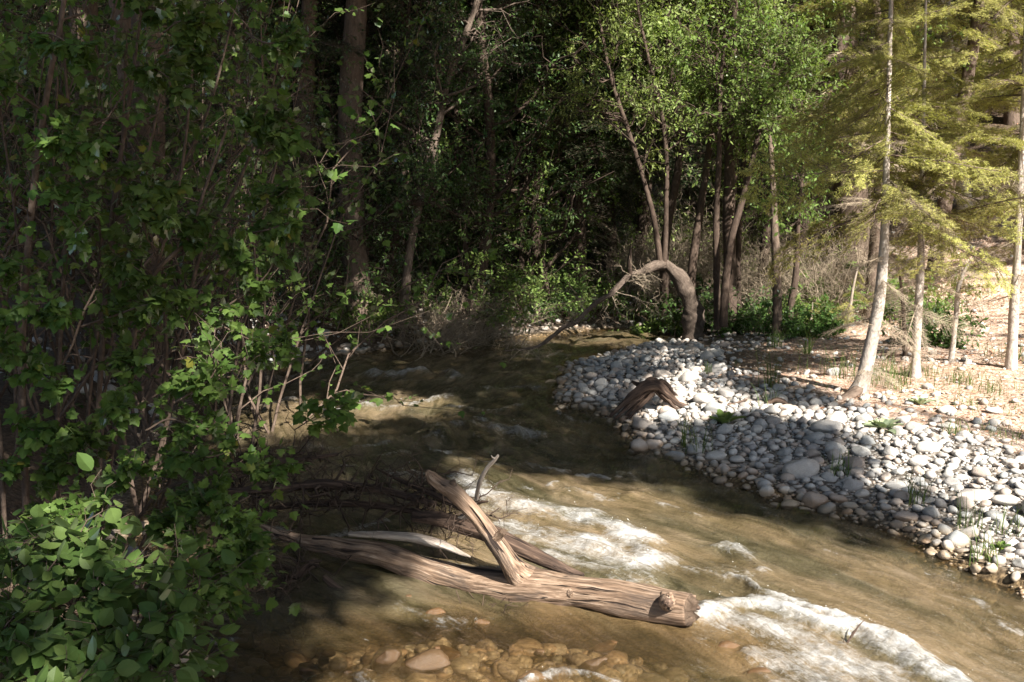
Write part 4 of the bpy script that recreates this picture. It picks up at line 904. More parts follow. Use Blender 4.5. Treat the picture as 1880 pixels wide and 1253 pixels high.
fir('fir_tree', 'yellow-green fir with sweeping boughs at the far right', 'tree', up_rows(7.9, 14.0, 8, .10), MB['brown'], 'fir', 314, nb=56, L0=1.5, L1=.5, t0=.22, ndead=12, world_rows=True)
fir('fir_tree', 'yellow-green fir standing left of the stout trunk behind dead twigs', 'tree', up_rows(4.75, 13.2, 7.5, .08), MB['brown'], 'fir', 315, nb=30, L0=1.1, L1=.5, t0=.34, ndead=22, world_rows=True)
fir('spruce_tree', 'dark grey-green spruce in the top right corner', 'tree', up_rows(10.6, 20.5, 12, .16), MB['dark'], 'spruce', 316, nb=70, L0=2.4, L1=.8, t0=.15, ndead=6, world_rows=True)
fir('spruce_tree', 'dark spruce whose shaded trunk shows left of the sky gap', 'tree', [(997, 560, 17, 16), (997, 400, 15, 16), (996, 250, 13, 16), (994, 100, 11, 16), (992, -60, 9, 16), (990, -300, 5, 16)], MB['dark'], 'spruce', 317, nb=44, L0=1.6, L1=.9, t0=.35, ndead=14)
fir('spruce_tree', 'dark spruce whose trunk stands right below the sky gap', 'tree', [(1062, 560, 17, 15), (1061, 430, 15, 15), (1062, 300, 13, 15), (1064, 150, 11, 15), (1068, 0, 9, 15), (1070, -300, 5, 15)], MB['dark'], 'spruce', 318, nb=44, L0=1.5, L1=.9, t0=.35, ndead=14)
# arched fallen trunk with upright shoots
ar = thing('arched_tree', G(1272, 612), 'living trunk bent in an arch over the far bank with its tip in the water', 'tree')
arch = [(1275, 618, 20, 12.6), (1272, 585, 19, 12.6), (1265, 545, 17, 12.55), (1252, 512, 15, 12.5), (1235, 494, 12, 12.5), (1212, 489, 10.5, 12.4), (1180, 499, 9.5, 12.3), (1150, 513, 9, 12.2), (1120, 537, 7.5, 12.0), (1080, 570, 7, 11.9), (1040, 602, 6, 11.8), (990, 633, 4.5, 11.7), (955, 643, 3, 11.6), (925, 646, 1.5, 11.5)]
s = spline(pxpath(arch), 90); s[:, :3] += .026 * np.stack([noise(p3(np.arange(90) * .22, np.zeros(90), 3.0 * k)) for k in range(3)], -1); s[:, 3] *= np.interp(np.arange(90), [0, 30, 42, 89], [1.0, .88, .60, .66]) * (1 + .14 * noise(p3(np.arange(90) * .5, np.zeros(90), 9.0))); g = Geo(); tubes(g, s[None, :, :3], s[None, :, 3], 16, .3, 6); obj('trunk', g, MB['bough'], ar)
dead_twig_part(ar, s, 330, MB['twig'], 16, .55, .45, .98, -.15)
for k, rw in enumerate([[(1213, 488, 6, 12.4), (1208, 450, 5.5, 12.4), (1200, 400, 5, 12.4), (1180, 325, 4.5, 12.4), (1152, 235, 4, 12.4), (1125, 155, 3.5, 12.4), (1105, 60, 2.5, 12.4), (1090, -30, 1.5, 12.4)],
                        [(1219, 488, 5.5, 12.4), (1222, 440, 5, 12.4), (1223, 380, 4.5, 12.4), (1224, 300, 4.2, 12.4), (1215, 210, 4, 12.4), (1196, 130, 3, 12.4), (1172, 20, 2.2, 12.4), (1160, -60, 1.5, 12.4)],
                        [(1157, 508, 5, 12.2), (1156, 480, 4, 12.2), (1158, 456, 2.5, 12.2)]]):
    s = spline(pxpath(rw), 40); g = Geo(); tubes(g, s[None, :, :3], s[None, :, 3], 8, .08, k); obj('shoot', g, MB['dark'], ar)
    if k < 2:
        r = rg(331 + k); pa, ra = grow(s[None, :, :3], s[None, :, 3], 22, .35, 1, 55, .9, 7, r, up=.2, wig=.2, rs=.4); pb, rb = grow(pa, ra, 8, .1, 1, 45, .4, 5, r, rs=.5)
        pc, rc = grow(pb, rb, 3, .1, 1, 45, .2, 4, r)
        g = foliage_from(np.concatenate([pc]), 7, r, .048, LANCE, .03, wid=1.2); g.mi = 1; tubes(g, pa, np.maximum(ra, .003), 4); tubes(g, pb, np.full(rb.shape, .002), 3)
        tag(obj('leaves', g, [ML['willow'], MB['dark']], ar, smooth=False), kind='stuff')
# mid trees right of the arch (thin trunks, shade put into the dark bark colour)
kw = dict(nl=14, nt=7, nq=4, n_leaf=9, leaf=.05)
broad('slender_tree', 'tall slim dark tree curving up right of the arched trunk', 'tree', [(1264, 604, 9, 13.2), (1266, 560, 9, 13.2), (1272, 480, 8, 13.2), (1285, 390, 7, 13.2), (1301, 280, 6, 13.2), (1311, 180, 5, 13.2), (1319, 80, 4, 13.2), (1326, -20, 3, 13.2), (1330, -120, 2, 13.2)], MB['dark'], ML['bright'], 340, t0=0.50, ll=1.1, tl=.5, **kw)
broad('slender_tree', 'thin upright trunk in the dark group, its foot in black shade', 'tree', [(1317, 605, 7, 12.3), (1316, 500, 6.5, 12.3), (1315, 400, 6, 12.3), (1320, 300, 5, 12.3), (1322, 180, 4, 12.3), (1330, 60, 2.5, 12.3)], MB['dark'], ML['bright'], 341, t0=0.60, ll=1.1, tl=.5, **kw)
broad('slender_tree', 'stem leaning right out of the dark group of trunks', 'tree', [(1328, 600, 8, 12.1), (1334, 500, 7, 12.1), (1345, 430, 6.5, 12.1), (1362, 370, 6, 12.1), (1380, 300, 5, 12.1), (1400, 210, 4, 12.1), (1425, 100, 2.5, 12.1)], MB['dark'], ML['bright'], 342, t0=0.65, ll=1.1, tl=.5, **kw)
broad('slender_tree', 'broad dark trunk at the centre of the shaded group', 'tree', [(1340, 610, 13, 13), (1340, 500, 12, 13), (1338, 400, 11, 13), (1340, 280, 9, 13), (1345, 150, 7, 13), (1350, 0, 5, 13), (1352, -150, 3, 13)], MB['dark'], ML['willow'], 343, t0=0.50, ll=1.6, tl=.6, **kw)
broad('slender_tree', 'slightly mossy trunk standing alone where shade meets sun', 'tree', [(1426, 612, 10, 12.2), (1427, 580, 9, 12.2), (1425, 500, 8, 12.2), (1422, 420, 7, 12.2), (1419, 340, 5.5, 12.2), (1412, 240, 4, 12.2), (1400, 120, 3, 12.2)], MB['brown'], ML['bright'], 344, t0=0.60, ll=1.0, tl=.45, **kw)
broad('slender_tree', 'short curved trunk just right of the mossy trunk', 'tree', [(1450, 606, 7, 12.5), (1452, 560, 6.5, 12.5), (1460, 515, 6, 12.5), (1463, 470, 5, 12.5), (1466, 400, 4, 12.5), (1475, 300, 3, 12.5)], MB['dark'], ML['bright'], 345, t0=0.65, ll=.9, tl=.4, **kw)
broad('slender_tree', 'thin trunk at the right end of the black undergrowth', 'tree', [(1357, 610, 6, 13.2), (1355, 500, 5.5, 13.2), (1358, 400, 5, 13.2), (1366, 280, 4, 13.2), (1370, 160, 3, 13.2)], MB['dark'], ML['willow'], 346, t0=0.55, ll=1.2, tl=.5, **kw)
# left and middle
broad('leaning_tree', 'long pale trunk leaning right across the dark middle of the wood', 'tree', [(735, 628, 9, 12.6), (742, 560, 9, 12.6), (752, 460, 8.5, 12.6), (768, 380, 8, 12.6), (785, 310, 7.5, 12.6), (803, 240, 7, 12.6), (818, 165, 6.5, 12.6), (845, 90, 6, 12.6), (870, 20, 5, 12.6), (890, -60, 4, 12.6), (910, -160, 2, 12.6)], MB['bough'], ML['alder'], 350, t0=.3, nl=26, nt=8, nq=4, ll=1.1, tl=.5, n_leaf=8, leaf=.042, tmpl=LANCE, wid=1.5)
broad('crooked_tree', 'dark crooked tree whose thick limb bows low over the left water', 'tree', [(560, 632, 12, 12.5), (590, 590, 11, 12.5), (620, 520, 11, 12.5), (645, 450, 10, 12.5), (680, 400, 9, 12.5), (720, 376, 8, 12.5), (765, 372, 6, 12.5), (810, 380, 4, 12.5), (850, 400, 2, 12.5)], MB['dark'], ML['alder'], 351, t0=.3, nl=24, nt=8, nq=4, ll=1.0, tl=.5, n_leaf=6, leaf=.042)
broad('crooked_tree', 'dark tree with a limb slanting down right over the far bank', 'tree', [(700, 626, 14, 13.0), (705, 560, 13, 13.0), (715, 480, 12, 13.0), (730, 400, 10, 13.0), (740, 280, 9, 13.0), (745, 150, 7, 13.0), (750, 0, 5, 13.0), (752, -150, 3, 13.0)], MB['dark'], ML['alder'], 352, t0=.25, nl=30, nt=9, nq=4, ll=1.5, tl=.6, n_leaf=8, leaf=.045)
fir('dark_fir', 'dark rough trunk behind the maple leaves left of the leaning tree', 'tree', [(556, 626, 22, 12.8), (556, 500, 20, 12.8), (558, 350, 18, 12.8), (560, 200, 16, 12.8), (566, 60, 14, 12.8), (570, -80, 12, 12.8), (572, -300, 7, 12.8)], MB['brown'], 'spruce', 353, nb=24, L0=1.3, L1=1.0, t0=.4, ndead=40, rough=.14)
broad('aspen_tree', 'pair-leading white aspen trunk glowing at the top left', 'tree', [(440, 500, 11, 14), (441, 300, 10, 14), (440, 150, 9.5, 14), (438, 0, 9, 14), (436, -200, 5, 14)], MB['white'], ML['bright'], 354, t0=.35, nl=18, ll=1.6, leaf=.05)
broad('aspen_tree', 'bright white aspen trunk just right of the other one at the top left', 'tree', [(466, 500, 12, 13.5), (465, 300, 11, 13.5), (464, 150, 10.5, 13.5), (464, 0, 10, 13.5), (466, -200, 6, 13.5)], MB['white'], ML['bright'], 355, t0=.5, nl=12, ll=1.4, leaf=.05)
broad('birch_tree', 'slim speckled white trunk showing through the leaves left of the leaning tree', 'tree', [(735, 520, 7, 14), (737, 400, 7, 14), (740, 300, 6.5, 14), (746, 180, 6, 14), (752, 60, 5.5, 14), (756, -80, 4, 14)], MB['white'], ML['alder'], 356, t0=.4, nl=14, ll=1.2, leaf=.045)
broad('cottonwood_tree', 'reddish trunk lit from behind the left wood at the top', 'tree', [(520, 560, 16, 15), (522, 350, 15, 15), (524, 150, 15, 15), (527, 0, 14, 15), (530, -200, 9, 15)], MB['red'], ML['bright'], 357, t0=.45, nl=14, ll=1.6, leaf=.05)
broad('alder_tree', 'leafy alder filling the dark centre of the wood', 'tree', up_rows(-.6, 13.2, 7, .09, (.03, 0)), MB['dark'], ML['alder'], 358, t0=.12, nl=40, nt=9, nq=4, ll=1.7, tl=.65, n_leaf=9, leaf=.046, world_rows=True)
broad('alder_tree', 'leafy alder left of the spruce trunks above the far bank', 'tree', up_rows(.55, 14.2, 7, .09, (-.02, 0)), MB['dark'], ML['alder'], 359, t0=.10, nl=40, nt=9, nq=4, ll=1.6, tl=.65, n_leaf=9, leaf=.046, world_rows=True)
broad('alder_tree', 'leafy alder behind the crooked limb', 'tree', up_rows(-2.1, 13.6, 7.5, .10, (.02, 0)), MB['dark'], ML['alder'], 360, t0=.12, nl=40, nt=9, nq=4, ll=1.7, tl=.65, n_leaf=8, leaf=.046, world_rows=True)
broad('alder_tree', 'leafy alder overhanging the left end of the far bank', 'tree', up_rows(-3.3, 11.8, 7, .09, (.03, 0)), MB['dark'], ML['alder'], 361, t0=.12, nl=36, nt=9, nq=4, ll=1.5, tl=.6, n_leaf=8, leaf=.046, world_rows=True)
broad('willow_tree', 'bright green willow in the sun right of the dark centre', 'tree', up_rows(1.9, 15.6, 8, .10, (.02, 0)), MB['dark'], ML['willow'], 362, t0=.26, nl=44, nt=9, nq=4, ll=1.9, tl=.7, n_leaf=13, leaf=.055, tmpl=LANCE, wid=1.5, world_rows=True)
broad('willow_tree', 'bright green willow behind the slim dark trunks', 'tree', up_rows(3.4, 15.4, 8, .10, (.02, 0)), MB['dark'], ML['willow'], 363, t0=.3, nl=44, nt=9, nq=4, ll=1.8, tl=.7, n_leaf=13, leaf=.055, tmpl=LANCE, wid=1.5, world_rows=True)
broad('willow_tree', 'sunlit leafy tree whose crown hangs above the arched trunk', 'tree', up_rows(2.15, 13.6, 7, .07, (.02, 0)), MB['dark'], ML['willow'], 366, t0=.48, nl=46, nt=9, nq=4, ll=1.25, tl=.5, n_leaf=13, leaf=.06, world_rows=True)
broad('willow_tree', 'sunlit leafy tree whose crown hangs above the mossy trunk', 'tree', up_rows(3.45, 13.8, 7, .07, (.02, 0)), MB['dark'], ML['bright'], 367, t0=.50, nl=46, nt=9, nq=4, ll=1.25, tl=.5, n_leaf=13, leaf=.06, world_rows=True)
broad('willow_tree', 'mid-green leafy tree left of the stout fir', 'tree', up_rows(4.3, 15.0, 8, .10, (.0, 0)), MB['dark'], ML['bright'], 364, t0=.3, nl=40, nt=9, nq=4, ll=1.6, tl=.65, n_leaf=13, leaf=.055, world_rows=True)
broad('willow_tree', 'sunlit leafy tree behind the bright willows', 'tree', up_rows(1.7, 19.0, 7, .12, (.0, 0)), MB['dark'], ML['willow'], 365, t0=.15, nl=40, nt=9, nq=4, ll=2.2, tl=.8, n_leaf=13, leaf=.065, world_rows=True)
# woods behind: copies of four full trees
for i, (x, y, lab) in enumerate([(-2.6, 13.0, 'leafy young alder at the dark water edge, left of the leaning tree'), (-1.55, 13.1, 'leafy young alder at the water edge just behind the leaning tree'), (-.65, 13.3, 'leafy young alder on the far bank between the leaning tree and the spruces'), (.15, 14.3, 'leafy young alder on the far bank in front of the two spruces'), (.85, 15.0, 'leafy young alder on the far bank next to the arched trunk')]):
    broad('young_alder', lab, 'tree', up_rows(x, y, 6.2, .045, (.02, 0)), MB['dark'], ML['bright' if i > 2 else 'alder'], 380 + i, t0=.10, nl=44, nt=8, nq=3, ll=1.15, tl=.5, n_leaf=12, leaf=.05, world_rows=True)
protos = [broad('background_tree', None, 'tree', up_rows(-4.2, 16.2, 8.5, .11, z=-.1), MB['dark'], ML['alder'], 370, t0=.08, nl=50, nt=9, nq=4, ll=2.1, tl=.75, n_leaf=8, leaf=.062, world_rows=True),
          broad('background_tree', None, 'tree', up_rows(-6.0, 17.0, 9.5, .12, z=-.1), MB['brown'], ML['bright'], 371, t0=.08, nl=50, nt=9, nq=4, ll=2.3, tl=.8, n_leaf=8, leaf=.066, world_rows=True),
          fir('background_fir', None, 'tree', up_rows(-2.9, 18.0, 11, .14, z=-.1), MB['dark'], 'spruce', 372, nb=64, L0=2.4, L1=.6, t0=.08, ndead=0, world_rows=True)]
rb_ = rg(80); spots = []
for row, (yy, n, xl, xr) in enumerate([(16.5, 8, -8.5, 2.2), (20.0, 10, -11, 11.0), (24.0, 11, -13, 14), (29, 12, -16, 18)]):
    for k in range(n): spots.append((xl + (xr - xl) * (k + rb_.uniform(.2, .8)) / n, yy + rb_.uniform(-1, 1), row))
words = {0: 'leafy dark green tree', 1: 'leafy mid-green tree', 2: 'dark spruce'}
rown = ['in the first rank of the wood', 'in the second rank of the wood', 'deep in the wood', 'at the back of the wood']
cols = [(-9, 'far left'), (-5.5, 'left'), (-2, 'left of the middle'), (1, 'in the middle'), (5, 'right of the middle'), (9, 'right'), (99, 'far right')]
used = set()
for i, (x, y, row) in enumerate(spots):
    # leave the gap of sky and the sunny glade open
    qx = proj(np.array([x, y, 4.0]))[0][0]
    k = int(rb_.integers(0, 3)) if i >= 3 else i
    if 1120 < qx < 1215 and row > 0: continue
    o = protos[k] if i < 3 else copy_tree(protos[k]); sc = rb_.uniform(.85, 1.2) * (1 if row < 2 else 1.25)
    o.location = (x, y, ground(x, y) - .1); o.rotation_euler = (0, 0, rb_.uniform(0, 6.28)); o.scale = (sc, sc, sc)
    col = next(c for a, c in cols if x * 16 / y < a); lab = f'{words[k]} {rown[row]}, {col}'
    while lab in used: lab = lab.replace(' tree', ' tall tree') if ' tall' not in lab and ' tree' in lab else lab + (' behind a twin' if 'behind' not in lab else ' again')
    used.add(lab); tag(o, lab, 'tree', 'trees of the wood behind the stream')
# tall cottonwoods added around the stream so their high crowns block sky light
tc0 = broad('cottonwood_tree', None, 'tree', up_rows(-5.2, 7.6, 13, .17, z=-.1), MB['brown'], ML['alder'], 390, t0=.42, nl=46, nt=9, nq=3, ll=3.2, tl=1.0, ql=.4, n_leaf=8, leaf=.11, wid=1.3, world_rows=True)
for i, (x, y, lab) in enumerate([(-5.2, 7.6, 'tall cottonwood on the left bank, its crown above the picture'), (-4.4, 11.6, 'tall cottonwood behind the maple bushes with its crown above the picture'), (-2.4, 15.6, 'tall cottonwood behind the dark middle of the wood'), (.6, 17.6, 'tall cottonwood behind the spruces left of the sky gap'), (-7.5, 12.5, 'tall cottonwood at the far left edge of the wood'), (-3.6, 3.4, 'tall cottonwood on the left bank close to the viewer'), (8.6, 12.6, 'tall cottonwood at the right among the firs, its crown above the picture'), (-3.2, 8.6, 'tall cottonwood behind the maple bush nearest the rapids'), (-1.9, 12.4, 'tall cottonwood behind the crooked dark tree'), (2.6, 19.5, 'tall cottonwood behind the bright willows'), (6.2, 19.5, 'tall cottonwood far behind the stout fir'), (11.5, 9.5, 'tall cottonwood outside the picture on the slope at the right')]):
    o = tc0 if i == 0 else copy_tree(tc0); o.location = (x, y, ground(x, y) - .1); o.rotation_euler = (0, 0, i * 1.3); tag(o, lab, 'tree', 'added sky-blocking cottonwoods')
for i, (rw, lab) in enumerate([([[-4.0, 5.0, .2, .17], [-4.05, 5.0, 2.2, .15], [-3.9, 5.1, 4.0, .13], [-3.0, 5.5, 6.0, .11], [-1.4, 6.0, 8.2, .08], [.4, 6.5, 10.0, .05], [1.6, 6.8, 11, .02]], 'tall cottonwood on the left bank leaning far out over the stream near the log'),
                              ([[-3.9, 9.3, .3, .14], [-3.9, 9.3, 2.2, .13], [-3.7, 9.2, 4.4, .11], [-2.6, 9.0, 6.8, .09], [-.9, 8.7, 9.0, .07], [.9, 8.4, 10.6, .04], [2.0, 8.2, 11.4, .02]], 'tall cottonwood on the left bank leaning out over the head of the gravel bar')]):
    broad('added_leaning_cottonwood', lab, 'tree', rw, MB['brown'], ML['shade'], 394 + i, t0=.58, nl=44, nt=9, nq=3, ll=2.7, tl=1.0, ql=.4, n_leaf=8, leaf=.12, wid=1.3, world_rows=True, up=.0)  # leaning trees added so their crowns over the stream block sky light
# distant wooded slope: foliage mass, nobody could count it
r = rg(81); n = 65000; x = r.uniform(-30, 34, n); y = r.uniform(33, 42, n); px = x * 20 / y
hgt = 7.5 + 2.5 * fbm(p3(x * .35, y * .35), 3, 82); z = terrain(x, y, False) + r.random(n) ** .7 * hgt; g = Geo()
kp = ~((np.abs(x / y - .118) < .022) & (z - terrain(x, y, False) > 1.5)); P_ = np.stack([x, y, z], -1)[kp]; n = len(P_)
place(g, OVAL, P_ + .5 * np.stack([fbm(P_ * .8, 2, 83), fbm(P_ * .8, 2, 84), fbm(P_ * .8, 2, 85)], -1), nrm(r.normal(size=(n, 3))), nrm(r.normal(size=(n, 3)) + [0, 0, 1.5]), r.uniform(.12, .26, n), r.random(n))
tag(obj('far_woodland', g, ML['bright'], smooth=False), 'distant wooded slope closing the view behind the trees', 'woodland', None, 'stuff')

# ------------------------------------------------------------------ undergrowth on the far bank
def bush(name, label, x, y, w, h, seed, mat, leaf=.05, n=26, tmpl=OVAL, nt=8, n_leaf=9, bark='dark', wid=1.0, group=None, dead=False, ang=40, cat='bush', z=None):
    if not dead and name == 'bush': n_leaf = 15
    r = rg(seed); z = ground(x, y) if z is None else z; b = np.array([x, y, z]); t = thing(name, b, label, cat, group)
    st_ = b + np.stack([r.normal(size=n) * w * .22, r.normal(size=n) * w * .18, np.full(n, -.03)], -1); out = nrm(np.stack([r.normal(size=n) * math.tan(math.radians(ang)), r.normal(size=n) * math.tan(math.radians(ang)), np.ones(n)], -1))
    L = h * r.uniform(.55, 1.1, n); s = np.linspace(0, 1, 8); pa = st_[:, None] + out[:, None] * (L[:, None] * s)[..., None]; pa[..., 2] -= .12 * L[:, None] * s ** 2
    pa[:, 1:] += np.cumsum(r.normal(size=(n, 7, 3)) * h * .02, 1); ra = np.repeat((.007 * (1 - .8 * s))[None], n, 0) * (h ** .5)
    g = Geo(); tubes(g, pa, ra, 4, seed=seed); pb, rb = grow(pa, ra, nt, .2, 1, 45, h * .3, 6, r, wig=.12 if not dead else .25, rs=.5); tubes(g, pb, np.maximum(rb, .0012), 3)
    if dead: pc, rc = grow(pb, rb, 2, .1, 1, 45, h * .16, 5, r, wig=.3, rs=.6); tubes(g, pc, np.full(rc.shape, .0011), 3)
    tag(obj('stems', g, MB[bark], t), kind='stuff')
    if not dead: tag(obj('leaves', foliage_from(pb, n_leaf, r, leaf, tmpl, .03, wid=wid), mat, t, smooth=False), kind='stuff')
    return t
for i, (px, Y, w, h, m_, lab) in enumerate([
 (830, 13.2, 1.6, 1.3, 'bright', 'green bush over the far bank below the leaning tree'), (930, 13.8, 1.6, 1.4, 'bright', 'green bush left of the spruce trunks on the far bank'),
 (1090, 14.6, 1.3, 1.0, 'bright', 'sunlit bush behind the arched trunk, left side'), (1010, 14.4, 1.3, .9, 'alder', 'low dark bush under the spruce trunks'),
 (650, 12.4, 1.2, .8, 'bright', 'small bright bush at the water edge under the crooked tree'), (1290, 13.3, 1.1, .8, 'alder', 'dark bush at the foot of the thin trunks'),
 (1375, 13.0, 1.3, .9, 'alder', 'black-green bush between the thin trunks and the mossy trunk'), (1500, 13.0, 1.0, .7, 'bright', 'low green bush left of the stout fir'),
 (1470, 12.2, .8, .5, 'herb', 'low leafy shrub at the foot of the curved trunk'), (1705, 11.0, .8, .55, 'herb', 'leafy green shrub between the second fir and the young fir'),
 (1660, 13.2, 1.2, .9, 'bright', 'green shrub behind the bare fir pole'), (1180, 13.9, .9, .35, 'bright', 'fresh green growth under the arch of the trunk'),
 (1240, 13.8, .9, .4, 'bright', 'fresh green growth right of the arch'), (1430, 14.5, 1.3, 1.6, 'willow', 'sunlit bush behind the mossy trunk'),
 (760, 13.6, 1.3, 1.6, 'alder', 'dark bush behind the leaning tree'), (880, 15.0, 1.6, 2.0, 'alder', 'tall dark bush at the back of the far bank'), (1250, 16.5, 1.6, 1.6, 'willow', 'pale green bush in the sunny glade behind the arch'), (1120, 17.0, 1.4, 1.8, 'willow', 'pale green bush left in the sunny glade'), (560, 12.9, 2.2, 1.7, 'alder', 'dark bush behind the left rapids'), (470, 12.2, 2.0, 1.6, 'alder', 'dark bush at the left end of the far bank'), (700, 13.6, 2.0, 2.2, 'alder', 'tall dark bush between the crooked trees'), (1330, 15.8, 1.8, 2.4, 'willow', 'tall pale green bush behind the group of slim trunks'), (1210, 16.0, 1.6, 2.0, 'willow', 'tall pale green bush right behind the arch')]):
    x = (px - 940) / FPX * Y / CP; bush('bush', lab, x, Y, w, h, 400 + i, ML[m_], group='bushes on the far bank')
for i, (px, Y, h, lab) in enumerate([(1180, 14.9, 1.5, 'tangle of pale dead stems hanging behind the arched trunk'), (1230, 15.2, 1.6, 'pale dry brush in the sun right behind the arch'), (1290, 15.3, 1.5, 'pale dry brush between the arch and the slim trunks'),
                               (1390, 14.0, 1.4, 'grey dead brush left of the mossy trunk'), (1480, 13.8, 1.6, 'grey dead brush right of the curved trunk'), (860, 12.8, .8, 'dry brown brush trailing on the far bank'), (780, 12.4, .8, 'dry twigs trailing into the dark water'),
                               (1520, 13.6, 1.5, 'grey dead brush beside the stout fir'), (640, 12.9, 1.0, 'dead brush under the crooked tree')]):
    x = (px - 940) / FPX * Y / CP
    if i < 3: brush0 = [] if i == 0 else brush0; brush0.append((bush('dead_brush', lab, x, Y, 1.4, h, 430 + i, None, n=60, nt=8, bark='twig', dead=True, ang=32, group='dead brush', cat='brush'), h))
    else:
        o = copy_tree(brush0[i % 3][0]); k_ = h / brush0[i % 3][1]; o.location = (x, Y, ground(x, Y)); o.rotation_euler = (0, 0, 1.1 * i); o.scale = (1, 1, k_); tag(o, lab)

# ------------------------------------------------------------------ left foreground: maple shrubs and round-leaved shrub
def stems_from(rows_list, seed): return [spline(pxpath(r), 40) for r in rows_list]
LEAFM = {}
def leaf_mesh(kind):
    if kind not in LEAFM:
        L = []
        for k in range(5):
            V, F = MAPLE if kind == 'maple' else ROUND
            v = V.copy(); v[:, 2] *= .6 + .5 * k / 2; v[:, 0] *= .92 + .04 * k; g = Geo(); g.add(v, tris=F, rnd=np.full(len(v), .12 + .16 * k)); L.append(g.mesh('leaf', ML[kind], False))
        LEAFM[kind] = L
    return LEAFM[kind]
from mathutils import Matrix
def leaf_parts(t, p, d, u, size, kind, rng, n):
    """the largest leaves, one object each"""
    idx = rng.permutation(len(p))[:n]; o0 = np.array(t['_o']); ms = leaf_mesh(kind)
    y = nrm(d); x = nrm(np.cross(y, u)); z = np.cross(x, y)
    for i in idx:
        o = link('leaf', ms[rng.integers(5)], t); s = size[i]
        o.matrix_local = Matrix(((x[i, 0] * s, y[i, 0] * s, z[i, 0] * s, p[i, 0] - o0[0]), (x[i, 1] * s, y[i, 1] * s, z[i, 1] * s, p[i, 1] - o0[1]), (x[i, 2] * s, y[i, 2] * s, z[i, 2] * s, p[i, 2] - o0[2]), (0, 0, 0, 1)))
    return np.setdiff1d(np.arange(len(p)), idx)
def shrub(label, stems, sprays, seed, kind='maple', leaf=.050, per=12, fill=7, fill_leaf=3, near=220, group='maple bushes on the left bank', name='maple_bush', Lf=.55, t0=.25):
    r = rg(seed); t = thing(name, np.array(pxpath(stems[0][:1]))[0, :3], label, 'bush', group)
    allp = []
    for rw in stems:
        s = spline(pxpath(rw), 40); g = Geo(); tubes(g, s[None, :, :3], s[None, :, 3] * .75, 8, .08, seed, rnd=r.random(1)); obj('stem', g, MB['stem'], t)
        pa, ra = grow(s[None, :, :3], s[None, :, 3], fill, t0, 1, 45, Lf, 7, r, up=.12, wig=.2, rs=.4); allp.append((pa, ra))
    g = Geo(); lf = Geo(); P1, D1, U1 = [], [], []
    for pa, ra in allp:
        tubes(g, pa, np.maximum(ra, .0022), 5); pb, rb = grow(pa, ra, 5, .2, 1, 45, .22, 5, r, wig=.2, rs=.5); tubes(g, pb, np.maximum(rb, .0012), 3)
        p, d, u = leafpts(np.concatenate([pb]), fill_leaf, .2, r, .035, .45); P1.append(p); D1.append(d); U1.append(u)
    S1, Sd, Su = [], [], []
    for rw in sprays:
        s = spline(pxpath(rw), 20); tubes(g, s[None, :, :3], np.maximum(s[None, :, 3], .0015), 5)
        pb, rb = grow(s[None, :, :3], np.maximum(s[None, :, 3], .002), 12, .15, 1, 50, .13, 5, r, wig=.15, rs=.6, up=.1); tubes(g, pb, np.full(rb.shape, .0011), 3)
        p, d, u = leafpts(pb, per, .25, r, .025, .5); S1.append(p); Sd.append(d); Su.append(u)
    tag(obj('twigs', g, MB['stem'], t), kind='stuff')
    if S1:
        p, d, u = map(np.concatenate, (S1, Sd, Su)); sz = leaf * r.uniform(.6, 1.25, len(p)); rest_ = leaf_parts(t, p, d, u, sz, kind, r, near)
        P1.append(p[rest_]); D1.append(d[rest_]); U1.append(u[rest_])
    p, d, u = map(np.concatenate, (P1, D1, U1)); place(lf, MAPLE if kind == 'maple' else ROUND, p, d, u, leaf * r.uniform(.55, 1.2, len(p)), r.random(len(p)) ** 1.1)
    tag(obj('leaves', lf, ML[kind], t, smooth=False), kind='stuff'); return t
shrub('maple bush at the far left edge with a stout upright stem', [
  [(50, 1020, 9, 4.4), (45, 850, 9, 4.4), (40, 650, 9, 4.4), (52, 450, 9, 4.4), (70, 280, 8, 4.4), (90, 150, 7, 4.4), (115, 20, 6, 4.4), (130, -120, 4, 4.4)],
  [(10, 1000, 6, 4.2), (0, 800, 6, 4.2), (-20, 560, 5, 4.2), (-10, 300, 4, 4.2), (10, 100, 3, 4.2)],
  [(110, 1010, 5, 4.5), (105, 800, 5, 4.5), (112, 600, 5, 4.5), (122, 380, 4.5, 4.5), (125, 200, 4, 4.5), (112, 40, 3, 4.5), (105, -100, 2, 4.5)],
  [(20, 900, 4, 4.8), (45, 640, 4, 4.8), (30, 420, 3, 4.8), (0, 200, 3, 4.8)]],
  [[(40, 570, 2, 4.0), (20, 590, 1.6, 3.95), (5, 620, 1.2, 3.9), (-10, 640, 1, 3.9)], [(60, 300, 2, 4.1), (100, 270, 1.6, 4.05), (140, 262, 1.2, 4.0), (180, 275, 1, 4.0)],
   [(50, 660, 2, 4.2), (80, 675, 1.6, 4.1), (110, 705, 1, 4.05)], [(30, 580, 2, 4.1), (90, 560, 1.6, 4.0), (130, 590, 1, 4.0)], [(60, 360, 2, 4.2), (110, 380, 1.5, 4.1), (150, 430, 1, 4.1)],
   [(40, 160, 2, 4.3), (20, 150, 1.5, 4.2), (0, 150, 1, 4.2)], [(30, 760, 2, 4.3), (60, 790, 1.5, 4.2), (110, 820, 1, 4.2)], [(20, 450, 2, 4.3), (0, 490, 1.5, 4.2), (-20, 520, 1, 4.2)],
   [(70, 60, 2, 4.3), (110, 70, 1.5, 4.2), (150, 100, 1, 4.2)], [(20, 860, 2, 4.3), (60, 850, 1.5, 4.2), (120, 860, 1, 4.2)]], 501)
